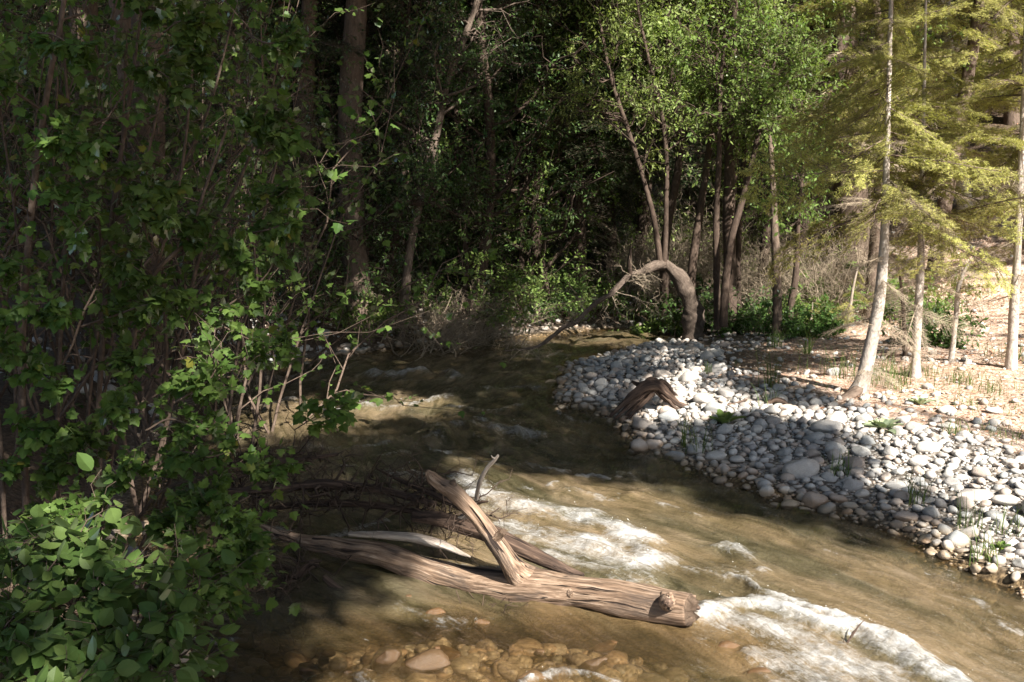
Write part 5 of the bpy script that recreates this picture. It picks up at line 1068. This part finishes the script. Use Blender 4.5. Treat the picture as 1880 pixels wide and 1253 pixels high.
shrub('maple bush second from the left, its stems fanning out to the upper right', [
  [(150, 1030, 8, 4.6), (172, 900, 8, 4.6), (180, 760, 7, 4.6), (190, 600, 7, 4.6), (205, 400, 6, 4.6), (235, 200, 5, 4.6), (260, 20, 3, 4.6)],
  [(185, 1010, 7, 4.5), (205, 830, 7, 4.5), (235, 690, 6.5, 4.5), (250, 600, 6, 4.5), (285, 500, 6, 4.5), (345, 440, 5, 4.5), (375, 350, 4, 4.5), (415, 240, 3, 4.5)],
  [(175, 990, 5, 4.8), (160, 800, 5, 4.8), (175, 640, 4, 4.8), (210, 430, 4, 4.8), (225, 250, 3, 4.8), (230, 80, 2, 4.8)],
  [(105, 690, 3, 4.4), (130, 640, 3, 4.4), (155, 570, 3, 4.4), (175, 530, 2.5, 4.4), (190, 480, 2, 4.4)],
  [(180, 940, 4, 5.0), (195, 700, 4, 5.0), (240, 420, 4, 5.0), (290, 200, 3, 5), (320, 20, 2, 5)]],
  [[(150, 600, 2.5, 4.3), (210, 580, 2, 4.25), (270, 560, 1.5, 4.2), (300, 555, 1, 4.2)], [(190, 320, 2, 4.3), (240, 330, 1.5, 4.2), (290, 350, 1.2, 4.2), (310, 370, 1, 4.2)], [(200, 480, 2, 4.3), (230, 480, 1.5, 4.2), (260, 500, 1, 4.2)],
   [(220, 400, 2, 4.2), (270, 380, 1.5, 4.1), (310, 400, 1, 4.1)], [(130, 980, 2, 4.2), (80, 960, 1.5, 4.1), (50, 950, 1, 4.1)], [(160, 880, 2, 4.2), (120, 850, 1.5, 4.1), (90, 870, 1, 4.1)], [(230, 690, 2, 4.2), (250, 680, 1.5, 4.1), (225, 660, 1, 4.1)],
   [(240, 120, 2, 4.4), (290, 130, 1.5, 4.3), (330, 160, 1, 4.3)], [(180, 240, 2, 4.4), (150, 240, 1.5, 4.3), (120, 260, 1, 4.3)], [(300, 60, 2, 4.4), (340, 40, 1.5, 4.3), (380, 60, 1, 4.3)],
   [(200, 950, 2, 4.2), (160, 930, 1.5, 4.1), (130, 950, 1, 4.1)], [(100, 820, 2, 4.3), (140, 810, 1.6, 4.2), (180, 830, 1, 4.2)]], 502)
shrub('maple bush whose sprays reach out over the water at mid height', [
  [(240, 990, 7, 5.0), (290, 840, 6, 5.0), (325, 690, 6, 5.0), (340, 600, 5.5, 5.0), (370, 460, 5, 5.0), (440, 330, 4, 5.0), (490, 200, 3, 5.0), (520, 60, 2, 5)],
  [(255, 960, 6, 4.9), (225, 760, 6, 4.9), (240, 640, 5.5, 4.9), (290, 480, 5, 4.9), (330, 330, 4, 4.9), (350, 160, 3, 4.9), (360, 0, 2, 4.9)],
  [(290, 900, 5, 5.1), (330, 660, 5, 5.1), (400, 520, 4, 5.1), (470, 430, 3.5, 5.1), (500, 330, 3, 5.1), (520, 240, 2, 5.1)],
  [(230, 900, 4, 5.2), (300, 700, 4, 5.2), (300, 400, 4, 5.2), (390, 180, 3, 5.2), (430, 20, 2, 5.2)]],
  [[(340, 600, 3, 4.6), (380, 585, 2.5, 4.55), (420, 560, 2, 4.5), (450, 540, 2, 4.5), (485, 510, 1.5, 4.5), (515, 455, 1, 4.5)], [(290, 555, 2, 4.6), (270, 550, 1.8, 4.5), (300, 540, 1.2, 4.5), (340, 560, 1, 4.5)],
   [(340, 440, 2, 4.6), (360, 420, 1.5, 4.5), (372, 400, 1, 4.5)], [(440, 220, 2, 4.7), (490, 235, 1.5, 4.6), (540, 235, 1, 4.6)], [(470, 270, 2, 4.7), (510, 250, 1.5, 4.6), (530, 215, 1, 4.6)], [(460, 400, 2, 4.7), (500, 370, 1.5, 4.6), (535, 340, 1, 4.6)],
   [(450, 430, 2, 4.7), (500, 420, 1.5, 4.6), (530, 410, 1, 4.6)], [(330, 120, 2, 4.7), (360, 100, 1.5, 4.6), (380, 120, 1, 4.6)], [(410, 600, 2, 4.6), (450, 620, 1.5, 4.5), (500, 640, 1.2, 4.5), (540, 650, 1, 4.5)], [(420, 520, 2, 4.6), (440, 480, 1.5, 4.5), (430, 440, 1, 4.5)],
   [(250, 380, 2, 4.7), (280, 370, 1.5, 4.6), (300, 350, 1, 4.6)], [(330, 60, 2, 4.7), (300, 20, 1.5, 4.6), (250, 10, 1, 4.6)], [(450, 60, 2, 4.8), (500, 80, 1.5, 4.7), (540, 70, 1, 4.7)]], 503)
shrub('low maple bush leaning over the stream beside the end of the driftwood log', [
  [(230, 1060, 5, 4.2), (280, 960, 5, 4.2), (320, 860, 4.5, 4.2), (350, 770, 4, 4.2), (385, 720, 3, 4.2), (400, 680, 2, 4.2)],
  [(220, 1040, 4, 4.1), (250, 960, 4, 4.1), (300, 900, 3.5, 4.1), (360, 880, 3, 4.1), (430, 860, 2, 4.1), (470, 860, 1.5, 4.1)],
  [(240, 1080, 4, 4.0), (300, 1030, 4, 4.0), (350, 1015, 3, 4.0), (400, 1005, 2, 4.0), (440, 1000, 1.5, 4.0)],
  [(215, 1090, 4, 3.95), (260, 1060, 4, 3.9), (330, 1060, 3, 3.85), (400, 1060, 2, 3.85), (450, 1045, 1.3, 3.85)]],
  [[(320, 740, 2.5, 4.0), (360, 715, 2, 4.0), (390, 690, 1.5, 4.0), (400, 670, 1, 4.0)], [(270, 790, 2.5, 4.0), (310, 770, 2, 4.0), (350, 780, 1.5, 4.0), (420, 800, 1, 4.0)], [(250, 745, 2, 4.0), (240, 750, 1.5, 3.95), (210, 755, 1, 3.9)],
   [(280, 730, 2, 4.1), (330, 700, 1.5, 4.1), (360, 700, 1, 4.1)], [(300, 850, 2.5, 4), (340, 830, 2, 3.95), (380, 840, 1.5, 3.95), (420, 830, 1, 3.95)], [(330, 930, 2, 3.9), (360, 930, 1.5, 3.9), (400, 900, 1, 3.9)], [(320, 960, 2, 3.9), (350, 950, 1.5, 3.85), (340, 920, 1, 3.85)],
   [(380, 1000, 2, 3.8), (410, 980, 1.5, 3.8), (440, 990, 1.2, 3.8), (490, 990, 1, 3.8)], [(400, 970, 2, 3.8), (410, 950, 1.5, 3.8), (430, 960, 1, 3.8)], [(360, 1040, 2, 3.75), (410, 1035, 1.5, 3.75), (460, 1045, 1, 3.75)], [(340, 1080, 2, 3.7), (390, 1075, 1.5, 3.7), (430, 1090, 1, 3.7)],
   [(270, 1070, 2, 3.8), (310, 1060, 1.5, 3.75), (350, 1090, 1, 3.7)], [(210, 1000, 2, 3.9), (180, 990, 1.5, 3.85), (150, 960, 1, 3.85)], [(210, 960, 2, 3.9), (170, 940, 1.5, 3.85), (110, 930, 1, 3.85)], [(250, 900, 2, 4), (230, 880, 1.5, 4), (250, 850, 1, 4)],
   [(420, 870, 1.6, 4.1), (470, 870, 1.4, 4.1), (520, 850, 1, 4.1)], [(540, 790, 1.2, 4.3), (590, 760, 1.2, 4.3), (630, 745, 1, 4.3)], [(270, 1000, 2, 3.9), (290, 970, 1.5, 3.9), (330, 990, 1, 3.9)]], 504, near=290, per=10, leaf=.047, fill=7, Lf=.4)
shrub('round-leaved bush in the bottom left corner', [
  [(90, 1420, 6, 3.2), (95, 1300, 6, 3.2), (110, 1180, 5, 3.2), (150, 1080, 4, 3.15), (160, 1020, 2, 3.1)],
  [(60, 1400, 5, 3.15), (40, 1280, 5, 3.1), (30, 1170, 4, 3.05), (60, 1080, 3, 3.05), (80, 1030, 2, 3.05)],
  [(120, 1400, 5, 3.1), (180, 1270, 5, 3.05), (240, 1180, 4, 3.0), (300, 1130, 3, 3.0), (330, 1120, 2, 3.0)],
  [(130, 1400, 4, 3.0), (200, 1300, 4, 2.95), (260, 1230, 3, 2.9), (300, 1190, 2, 2.9)], [(30, 1400, 4, 2.95), (0, 1280, 4, 2.95), (10, 1180, 3, 2.95)]],
  [[(100, 1130, 2, 3.0), (140, 1070, 2, 3.0), (175, 1020, 1.5, 3.0)], [(60, 1120, 2, 3.0), (80, 1060, 2, 2.95), (110, 1020, 1.5, 2.95)], [(120, 1200, 2, 2.9), (160, 1160, 2, 2.85), (210, 1170, 1.5, 2.85)], [(20, 1200, 2, 2.9), (10, 1150, 2, 2.85), (40, 1120, 1.5, 2.85)],
   [(60, 1260, 2, 2.8), (80, 1220, 2, 2.75), (60, 1180, 1.5, 2.75)], [(180, 1240, 2, 2.8), (220, 1210, 2, 2.8), (260, 1180, 1.5, 2.8)], [(0, 1280, 2, 2.75), (20, 1240, 2, 2.7), (10, 1200, 1.5, 2.7)], [(260, 1200, 2, 2.9), (300, 1150, 2, 2.85), (320, 1130, 1.5, 2.85)], [(100, 1300, 2, 2.7), (140, 1260, 2, 2.65), (160, 1230, 1.5, 2.65)], [(150, 1110, 2, 2.95), (170, 1090, 2, 2.9), (180, 1060, 1.5, 2.9)], [(30, 1060, 2, 3.1), (40, 1030, 2, 3.1), (60, 1010, 1.5, 3.1)]],
  505, kind='round', leaf=.062, near=290, per=5, fill=9, fill_leaf=4, Lf=.28, name='round_leaved_bush', group=None, t0=.35)
# the mass of maple leaves and thin stems further back on the left bank
for i, (x, y, h, lab) in enumerate([(-2.9, 6.6, 4.4, 'tall maple bush filling the dark left side behind the front stems'), (-2.35, 7.9, 4.4, 'tall maple bush standing nearest the rapids on the left bank'), (-3.9, 8.2, 5.2, 'tall maple bush further back on the left bank'), (-2.9, 9.8, 5.0, 'tall maple bush at the bend of the stream'), (-4.6, 6.2, 4.5, 'tall maple bush beyond the left edge of the picture')]):
    bush('maple_thicket', lab, x, y, 2.0, h, 520 + i, ML['maple'], leaf=.055, n=20, tmpl=MAPLE, nt=13, n_leaf=9, bark='stem', ang=20, group='tall maple bushes on the left bank')

# ------------------------------------------------------------------ small plants
def rosette(label, px, py, w, h, n, mat, seed, name='rosette_plant', L=.3, wid=.35, tmpl=ROUND, lean=.8):
    b = G(px, py); r = rg(seed); t = thing(name, b, label, 'plant')
    g = Geo(); V, F = tmpl; sc = h / 340
    for k in range(n):
        u = k / n; az = k * 2.4; el = 1.25 - lean * (1 - u) - r.normal() * .1; d = np.array([math.cos(az) * math.cos(el), math.sin(az) * math.cos(el), math.sin(el)])
        Lk = L * (1.0 - .35 * u) * r.uniform(.8, 1.15); g1 = Geo()
        q = np.linspace(0, 1, 6); mid = d * (Lk * q)[:, None] + b; mid[:, 2] -= Lk * .30 * q ** 2.2; side = nrm(np.cross(d, [0, 0, 1.0])); wd = Lk * wid * .5 * np.sin(np.pi * np.clip(q * .9 + .08, 0, 1)) ** .8
        vl = mid - side * wd[:, None] + [0, 0, .012]; vr = mid + side * wd[:, None] + [0, 0, .012]; v = np.stack([vl, mid, vr], 1).reshape(-1, 3)
        fq = [[3 * i + a, 3 * i + a + 1, 3 * i + a + 4, 3 * i + a + 3] for i in range(5) for a in (0, 1)]
        g1.add(v, quads=fq, rnd=np.full(len(v), r.random())); obj('leaf', g1, mat, t)
    return t
rosette('grey-green rosette plant growing from the white cobbles right of the middle', 1622, 792, 55, 70, 26, ML['mullein'], 601, L=.19)
rosette('dark green rosette plant growing on the cobbles right of the driftwood stump', 1328, 782, 50, 60, 12, ML['bright'], 602, L=.20, lean=.6)
rosette('small leafy weed on the needle litter behind the grey-green plant', 1690, 745, 20, 30, 8, ML['mullein'], 603, L=.16)
rosette('tiny green plant on the cobbles near the right waterline', 1838, 1010, 20, 20, 9, ML['bright'], 604, L=.08)
def tuft(label, px, py, h, n, seed, mat='grass', spread=.05, name='grass_tuft', w=.006):
    b = G(px, py); r = rg(seed); q = np.linspace(0, 1, 5); az = r.uniform(0, 6.28, n); ln = r.uniform(.1, .6, n); L = h * r.uniform(.5, 1.1, n)
    base = b + np.stack([r.normal(size=n) * spread, r.normal(size=n) * spread, np.full(n, -.01)], -1)
    out = np.stack([np.cos(az), np.sin(az), np.zeros(n)], -1); pth = base[:, None] + out[:, None] * (L * ln)[:, None, None] * (q ** 2)[None, :, None] + np.array([0, 0, 1.0]) * (L[:, None] * (q - .25 * ln[:, None] * q ** 2))[..., None]
    sd_ = nrm(np.cross(out, [0, 0, 1.0]) + .4 * r.normal(size=(n, 3)))[:, None] * (w * .5 * (1 - q ** 1.6) + .0004)[None, :, None]
    v = np.stack([pth - sd_, pth + sd_], 2).reshape(-1, 3); k = np.arange(4) * 2; f = np.stack([k, k + 1, k + 3, k + 2], -1); f = (f[None] + (np.arange(n) * 10)[:, None, None]).reshape(-1, 4)
    g = Geo(); g.add(v, quads=f, rnd=np.repeat(r.random(n), 10))
    return tag(obj(name, g, ML[mat], smooth=False, origin=b), label, 'grass')
for i, (px, py, h, n, lab) in enumerate([
 (1415, 712, .40, 40, 'tall thin grass tuft at the shade edge of the bar'), (1412, 745, .22, 26, 'drooping grass tuft below the taller one at the shade edge'), (1682, 925, .26, 30, 'grass tuft among grey cobbles near the waterline'), (1775, 972, .26, 26, 'grass tuft in front of the long white slab'),
 (1810, 1030, .24, 26, 'pale green grass tuft by the flat white stone at the right'), (1850, 985, .22, 18, 'thin grass among white cobbles near the right edge'), (1256, 822, .32, 22, 'dark grass stalks at the tip of the bar beside the shaded pool'), (1290, 835, .28, 20, 'dark grass stalks right of the others at the bar tip'),
 (1540, 872, .20, 26, 'dark green weed tuft above the blocky grey rock'), (1862, 660, .25, 50, 'grass around the foot of the slim fir at the right edge'), (1640, 712, .30, 70, 'sunny grass right of the leaning fir trunk'), (1612, 700, .32, 50, 'long grass blades beside the leaning fir trunk'),
 (1540, 690, .35, 50, 'shaded grass left of the leaning fir trunk'), (1425, 640, .35, 40, 'shaded grass in front of the mossy trunk'), (1480, 650, .35, 40, 'grass between the mossy trunk and the leaning fir'), (1700, 690, 0.16, 70, 'grass at the foot of the second fir'),
 (1770, 700, 0.16, 80, 'grass clump below the very thin young fir'), (1815, 720, 0.14, 80, 'grass clump on the litter towards the right edge'), (1790, 750, 0.13, 60, 'grass clump in front of the litter stones'), (1845, 800, 0.12, 50, 'grass clump at the right edge above the white cobbles'), (1750, 800, .18, 30, 'small grass tuft in the sunlit litter'), (1300, 690, .2, 20, 'small grass tuft in front of the shaded trees'),
 (1210, 590, .3, 60, 'sunlit grass under the arched trunk'), (1160, 585, .3, 50, 'sunlit grass left of the arched trunk foot'), (1420, 560, .25, 40, 'grass behind the mossy trunk')]):
    tuft(lab, px, py, h, n, 700 + i, spread=.04 if n < 45 else .12)
# ground cover: scattered fine grass and herbs in the sun at the right (nobody could count it)
r = rg(90); c = r.uniform((1.5, 6.5), (9, 14), (16000, 2)); sdc = sdf(c); nz = fbm(p3(c[:, 0] * 1.1, c[:, 1] * 1.1), 3, 92)
c = c[(sdc > 1.7) & (nz > .02) & (r.random(len(c)) < .25)]; n = len(c); L = r.uniform(.03, .09, n); az = r.uniform(0, 6.28, n)
b = np.c_[c, terrain(c[:, 0], c[:, 1])]; g = Geo(); place(g, NEEDLE, b, nrm(np.stack([np.cos(az) * .45, np.sin(az) * .45, np.ones(n)], -1)), nrm(np.stack([np.sin(az), np.cos(az), np.zeros(n)], -1)), L, r.random(n), wid=.7)
tag(obj('sparse_grass', g, ML['grass'], smooth=False), 'thin grass sprouting all over the sunny needle litter', 'grass', None, 'stuff')
r = rg(93); n = 26000; c = r.uniform((0.8, 6), (10, 18), (n, 2)); h = (c - HILL_A) @ HILL_N; sdc = sdf(c); c = c[(sdc > 1.2) & ((c[:, 0] > 1.8) | (c[:, 1] > 12))]; n = len(c)
b = np.c_[c, terrain(c[:, 0], c[:, 1]) + .006]; az = r.uniform(0, 6.28, n); g = Geo()
place(g, OVAL, b, nrm(np.stack([np.cos(az), np.sin(az), r.normal(size=n) * .25], -1)), nrm(np.stack([r.normal(size=n) * .5, r.normal(size=n) * .5, np.ones(n)], -1)), r.uniform(.02, .07, n), r.random(n), wid=.7)
m = M('dry_litter'); rr_ = m.attr('rnd'); MAT_LIT = m.surf(m.prin(Base_Color=m.ramp(rr_, [(0, (.16, .07, .035)), (.4, (.34, .19, .11)), (.7, (.50, .36, .25)), (1, (.62, .52, .40))]), Roughness=.8))
tag(obj('leaf_litter', g, MAT_LIT, smooth=False), 'dry reddish leaves, bark flakes and needles covering the slope', 'leaf litter', None, 'stuff')

# droplets thrown up along the white crests
r = rg(98); c = r.uniform((-2.6, 3.2), (3.2, 10), (90000, 2)); Fd, Hd = foam_field(c); k = (Fd > .55) & (Hd > .012) & (r.random(len(c)) < .35); c = c[k]; Hd = Hd[k]; n = len(c)
zz, _, _, _ = water_z(c[:, 0], c[:, 1], True); v, f = ICO[1]; g = Geo(); sz = (.0006 + .0016 * r.random(n) ** 3) * (c[:, 1] / 4.5) ** .5
pz = np.c_[c, zz + .004 + r.random(n) ** 3 * .055]; g.add((v[None] * sz[:, None, None] + pz[:, None]).reshape(-1, 3), tris=(f[None] + (np.arange(n) * len(v))[:, None, None]).reshape(-1, 3))
m = M('water_droplet'); tag(obj('spray', g, m.surf(m.prin(Base_Color=(.75, .76, .76), Roughness=.15))), 'fine spray thrown up over the white water', 'spray', None, 'stuff'); print('drops', n)

# ------------------------------------------------------------------ the tall trees behind the camera whose crowns shade the stream
# Where their leaves hang was fitted to the pattern of sun and shade that the photograph shows.
def inpoly(px, py, poly):
    return inside(np.stack([px, py], -1).astype(float), np.array(poly, float))
LIT = [  # polygon in the photograph, share of sun; later entries overrule earlier ones
 ([(-200, -200), (2100, -200), (2100, 1500), (-200, 1500)], .06),
 ([(540, -200), (1110, -200), (1120, 640), (540, 640)], .34), ([(740, 80), (920, 80), (900, 420), (740, 420)], .5),
 ([(1010, -200), (1130, -200), (1130, 60), (1010, 60)], .6), ([(1085, 120), (1150, 120), (1180, 590), (1120, 500)], .6),
 ([(380, -200), (490, -200), (490, 160), (400, 160)], .8), ([(500, 20), (560, 20), (560, 120), (500, 120)], .7), ([(790, 420), (1000, 420), (1000, 560), (790, 560)], .30), ([(610, 520), (740, 520), (740, 600), (610, 600)], .45),
 ([(1115, -200), (2100, -200), (2100, 640), (1480, 620), (1330, 560), (1150, 590), (1120, 300)], .97),
 ([(1440, 190), (1560, 190), (1580, 340), (1440, 330)], .30), ([(1720, -200), (1900, -200), (1900, 130), (1760, 150)], .9), ([(1340, 440), (1600, 400), (1600, 560), (1340, 560)], .45),
 ([(1250, 560), (1500, 560), (1560, 620), (1560, 720), (1400, 700), (1050, 640), (1100, 600), (1200, 600)], .06), ([(1120, 570), (1260, 570), (1260, 600), (1120, 600)], .7),
 ([(1490, 600), (1600, 500), (1780, 420), (2100, 380), (2100, 1500), (1700, 1050), (1700, 860), (1560, 800), (1540, 720)], 1.0),
 ([(1600, 610), (1900, 600), (1900, 655), (1640, 660)], .45),
 ([(1030, 660), (1160, 640), (1500, 700), (1440, 740), (1280, 700), (1200, 740), (1180, 790), (1100, 760)], .16),
 ([(1190, 690), (1260, 670), (1320, 720), (1440, 742), (1560, 765), (1700, 790), (1800, 820), (1800, 880), (1640, 845), (1500, 790), (1400, 768), (1320, 770), (1260, 800), (1200, 790)], .97),
 ([(1200, 800), (1300, 775), (1500, 800), (1600, 835), (1540, 880), (1420, 870), (1250, 850)], .08), ([(1160, 795), (1250, 795), (1240, 842), (1160, 840)], .9),
 ([(1530, 845), (1760, 860), (1740, 960), (1600, 950), (1450, 900)], .62),
 ([(380, 738), (860, 725), (850, 770), (640, 790), (380, 815)], .9), ([(770, 675), (960, 680), (980, 730), (800, 725)], .30), ([(980, 640), (1200, 615), (1200, 650), (1000, 665)], .4),
 ([(1020, 860), (1230, 870), (1420, 910), (1440, 960), (1100, 920), (1000, 900)], .62), ([(1250, 865), (1450, 905), (1650, 960), (1600, 985), (1400, 950), (1240, 905)], .16),
 ([(890, 905), (1050, 905), (1300, 945), (1560, 990), (1720, 1010), (2100, 1090), (2100, 1500), (560, 1500), (560, 1190), (690, 1130), (690, 990), (760, 1000), (880, 1010)], .97),
 ([(770, 850), (930, 840), (960, 1080), (880, 1070)], .95), ([(680, 1000), (1290, 1060), (1290, 1150), (800, 1100), (680, 1040)], .95), ([(560, 985), (690, 985), (690, 1040), (560, 1020)], .4),
 ([(520, 1130), (760, 1100), (720, 1253), (500, 1253)], .8), ([(590, 1050), (720, 1080), (720, 1140), (600, 1100)], .6), ([(860, 1140), (1260, 1170), (1250, 1253), (900, 1253)], .85), ([(650, 975), (880, 985), (870, 1030), (740, 1000)], .8), ([(1300, 960), (1450, 980), (1450, 1040), (1330, 1030)], .6),
]
LITS = [([(-20, -20), (560, -20), (560, 1100), (360, 1260), (-20, 1260)], .20), ([(60, 225), (210, 225), (230, 330), (60, 330)], .85), ([(-20, 530), (110, 540), (120, 720), (-20, 690)], .8), ([(90, 540), (190, 540), (190, 600), (90, 600)], .7), ([(60, 670), (130, 670), (130, 730), (60, 720)], .9),
 ([(220, 320), (310, 330), (310, 480), (220, 470)], .55), ([(325, 385), (385, 385), (385, 455), (325, 450)], .95), ([(420, 190), (560, 190), (560, 340), (440, 300)], .7), ([(470, 330), (560, 330), (560, 540), (490, 520)], .55),
 ([(260, 530), (520, 470), (540, 520), (440, 620), (260, 620)], .8), ([(200, 640), (420, 640), (430, 800), (330, 900), (200, 880)], .8), ([(290, 930), (520, 930), (510, 1100), (290, 1100)], .8), ([(0, 1000), (200, 1000), (230, 1100), (340, 1180), (300, 1253), (-20, 1253)], .85), ([(20, 780), (140, 780), (140, 900), (20, 900)], .4), ([(100, -20), (330, -20), (330, 60), (100, 60)], .3), ([(380, -20), (560, -20), (560, 130), (380, 130)], .4)]
gx, gyy = np.meshgrid(np.arange(-60, 1941, 9.0), np.arange(-40, 1300, 9.0)); gx = gx.ravel(); gyy = gyy.ravel()
def litval(L, x, y):
    v = np.full(len(x), .06)
    for poly, s in L: v[inpoly(x, y, poly)] = s
    return v
dx = (gx - W0 / 2) / FPX; db = -(gyy - H0 / 2) / FPX; rd = np.stack([dx, CP + db * SP, -SP + db * CP], -1); rd /= rd[:, 1:2]
pts, vals, wts = [], [], []
# ground hits
Yg = np.geomspace(3, 24, 220); hit = np.full(len(rd), np.nan)
for Yk in Yg[::2]:
    q = CAM + rd * Yk; k = np.isnan(hit) & (q[:, 2] < terrain(q[:, 0], q[:, 1], False).clip(0, None)); hit[k] = Yk
vmain = litval(LIT, gx, gyy); gr_ = ~np.isnan(hit) & (gyy > 560); left = (gx < 560) & ((gyy < 690) | (gx < 330))
k = gr_ & ~left; pts.append(CAM + rd[k] * hit[k, None]); vals.append(vmain[k]); wts.append(np.full(k.sum(), 1.0) * (hit[k] / 5) ** 1.5 * np.where((gx[k] > 1240) & (gx[k] < 1600) & (gyy[k] < 725), .6, 1))
k = (gyy < 610) & (gx > 560)
for Yk in (11.8, 13.5): pts.append(CAM + rd[k] * Yk); vals.append(vmain[k]); wts.append(np.full(k.sum(), 2.0))
k2 = k & (gx > 1120); pts.append(CAM + rd[k2] * 15.5); vals.append(vmain[k2]); wts.append(np.full(k2.sum(), 2.0))
k3 = (gx > 1592) & (gx < 1740) & (gyy < 715) & (gyy > 60); pts.append(CAM + rd[k3] * 8.4); vals.append(np.ones(k3.sum())); wts.append(np.full(k3.sum(), 1.2))
k3 = (gx > 1560) & (gyy < 700); pts.append(CAM + rd[k3] * 9.8); vals.append(np.ones(k3.sum())); wts.append(np.full(k3.sum(), 1.0))
vs = litval(LITS, gx, gyy); k = (gx < 560)
for Yk in (4.2,): kk = k & ((gyy < 1100) | (gx < 340)); pts.append(CAM + rd[kk] * Yk); vals.append(vs[kk]); wts.append(np.where(vs[kk] > .3, 1.0, .35))
k = (gx < 560) & (gyy < 640); pts.append(CAM + rd[k] * 9); vals.append(np.where(gyy[k] < 160, .5, .12)); wts.append(np.full(k.sum(), .7))
pts = np.concatenate(pts); vals = np.concatenate(vals); wts = np.concatenate(wts)
SU = nrm(np.cross(S, [0, 0, 1.0])); SV = np.cross(SU, S); uv = np.stack([pts @ SU, pts @ SV], -1); CELL = .20
lo = uv.min(0) - 1.2; nn = ((uv.max(0) + 1.2 - lo) / CELL).astype(int) + 1; ij = ((uv - lo) / CELL).astype(int); fl = ij[:, 0] * nn[1] + ij[:, 1]
sw = np.bincount(fl, wts, nn[0] * nn[1]).reshape(nn); sv = np.bincount(fl, wts * vals, nn[0] * nn[1]).reshape(nn)
def blur(a):
    for ax in (0, 1): a = (np.roll(a, 1, ax) + 2 * a + np.roll(a, -1, ax)) / 4
    return a
b1w, b1v = blur(sw), blur(sv); b2w, b2v = sw, sv
for _ in range(14): b2w, b2v = blur(b2w), blur(b2v)
lit = np.where(b1w > .25, b1v / (b1w + 1e-6), np.where(b2w > .02, b2v / (b2w + 1e-6), .15))
cov = (b2w > .004)
I, J = np.nonzero(cov); lv = lit[I, J]; r = rg(95)
cu = lo[0] + (I + .5) * CELL; cv = lo[1] + (J + .5) * CELL
base3 = cu[:, None] * SU + cv[:, None] * SV
hz = 8.3 + 1.6 * fbm(p3(cu * .35, cv * .35), 3, 96) + r.uniform(-.9, .9, len(cu)); tt = (hz - base3[:, 2]) / S[2]; cen = base3 + tt[:, None] * S
dn = fbm(p3(cu * 1.4, cv * 1.4), 3, 97) * .5 + .5 + r.normal(size=len(cu)) * .06                       # open and closed patches
shade = np.clip((1 - lv) * 1.5 - .10, 0, 1); keepc = (shade > .02) & ((dn > .12 + .78 * lv) | (lv < .09)) & (lv < .86); cen = cen[keepc]; dens = np.clip(shade[keepc] * 1.2, .3, 1)
TR = [(1.4, -3.2, .17), (9.6, -2.4, .2), (12.5, 2.5, .2), (5.6, -7.0, .2), (-3.0, -4.5, .18), (12.0, 7.5, .18), (0.2, -9.5, .18)]
tl = ['tall tree standing behind the viewer, its leaves shading the left bank', 'tall tree outside the picture to the right, nearest the viewer', 'tall tree outside the picture on the right, beside the bar', 'tall tree well behind the viewer to the right', 'tall tree behind the viewer on the left', 'tall tree outside the picture at the far right', 'tall tree furthest behind the viewer']
own = np.argmin(np.stack([np.hypot(cen[:, 0] - x, cen[:, 1] - y) for x, y, _ in TR]), 0)
for i, (x, y, rad_) in enumerate(TR):
    z = ground(x, y) - .1; t = thing('overhanging_tree', (x, y, z), tl[i], 'tree', None); H = 10.5
    s = spline(up_rows(x, y, H, rad_, k=6), 30); g = Geo(); tubes(g, s[None, :, :3], s[None, :, 3], 12, .1, 96 + i); obj('trunk', g, MB['brown'], t)
    C = cen[own == i]; de = dens[own == i]
    if len(C) == 0: continue
    sel = C[r.choice(len(C), min(12, len(C)), False)]; g = Geo(); q = np.linspace(0, 1, 9)[None, :, None]; st_ = s[r.integers(13, 25, len(sel)), :3]
    pth = st_[:, None] * (1 - q) + sel[:, None] * q; pth[..., 2] += np.sin(q[..., 0] * np.pi) * .3; pth[:, 1:-1] += r.normal(size=(len(sel), 7, 3)) * .06
    tubes(g, pth, np.repeat((.026 * (1 - .85 * q[..., 0])), len(sel), 0), 5); pb, rb = grow(pth, np.full(pth.shape[:2], .008), 4, .6, 1, 40, .5, 5, r, rs=.7); tubes(g, pb, rb, 3); obj('limbs', g, MB['brown'], t)
    n = (r.poisson(42 * de)); P_ = np.repeat(C, n, 0) + r.normal(size=(n.sum(), 3)) * [.085, .085, .085] + r.uniform(-.7, .7, (n.sum(), 1)) * S; m_ = len(P_)
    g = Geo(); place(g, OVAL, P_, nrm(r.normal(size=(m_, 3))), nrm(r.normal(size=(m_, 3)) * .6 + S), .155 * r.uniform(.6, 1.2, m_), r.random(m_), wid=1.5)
    tag(obj('crown', g, ML['shade'], t, smooth=False), kind='stuff')

# ------------------------------------------------------------------ tidy
for o in bpy.data.objects:
    if '_o' in o: del o['_o']
print('objects', len(bpy.data.objects), 'tris', sum(sum(len(p.vertices) - 2 for p in m.polygons) if len(m.polygons) < 2000 else len(m.loops) - 2 * len(m.polygons) for m in bpy.data.meshes))
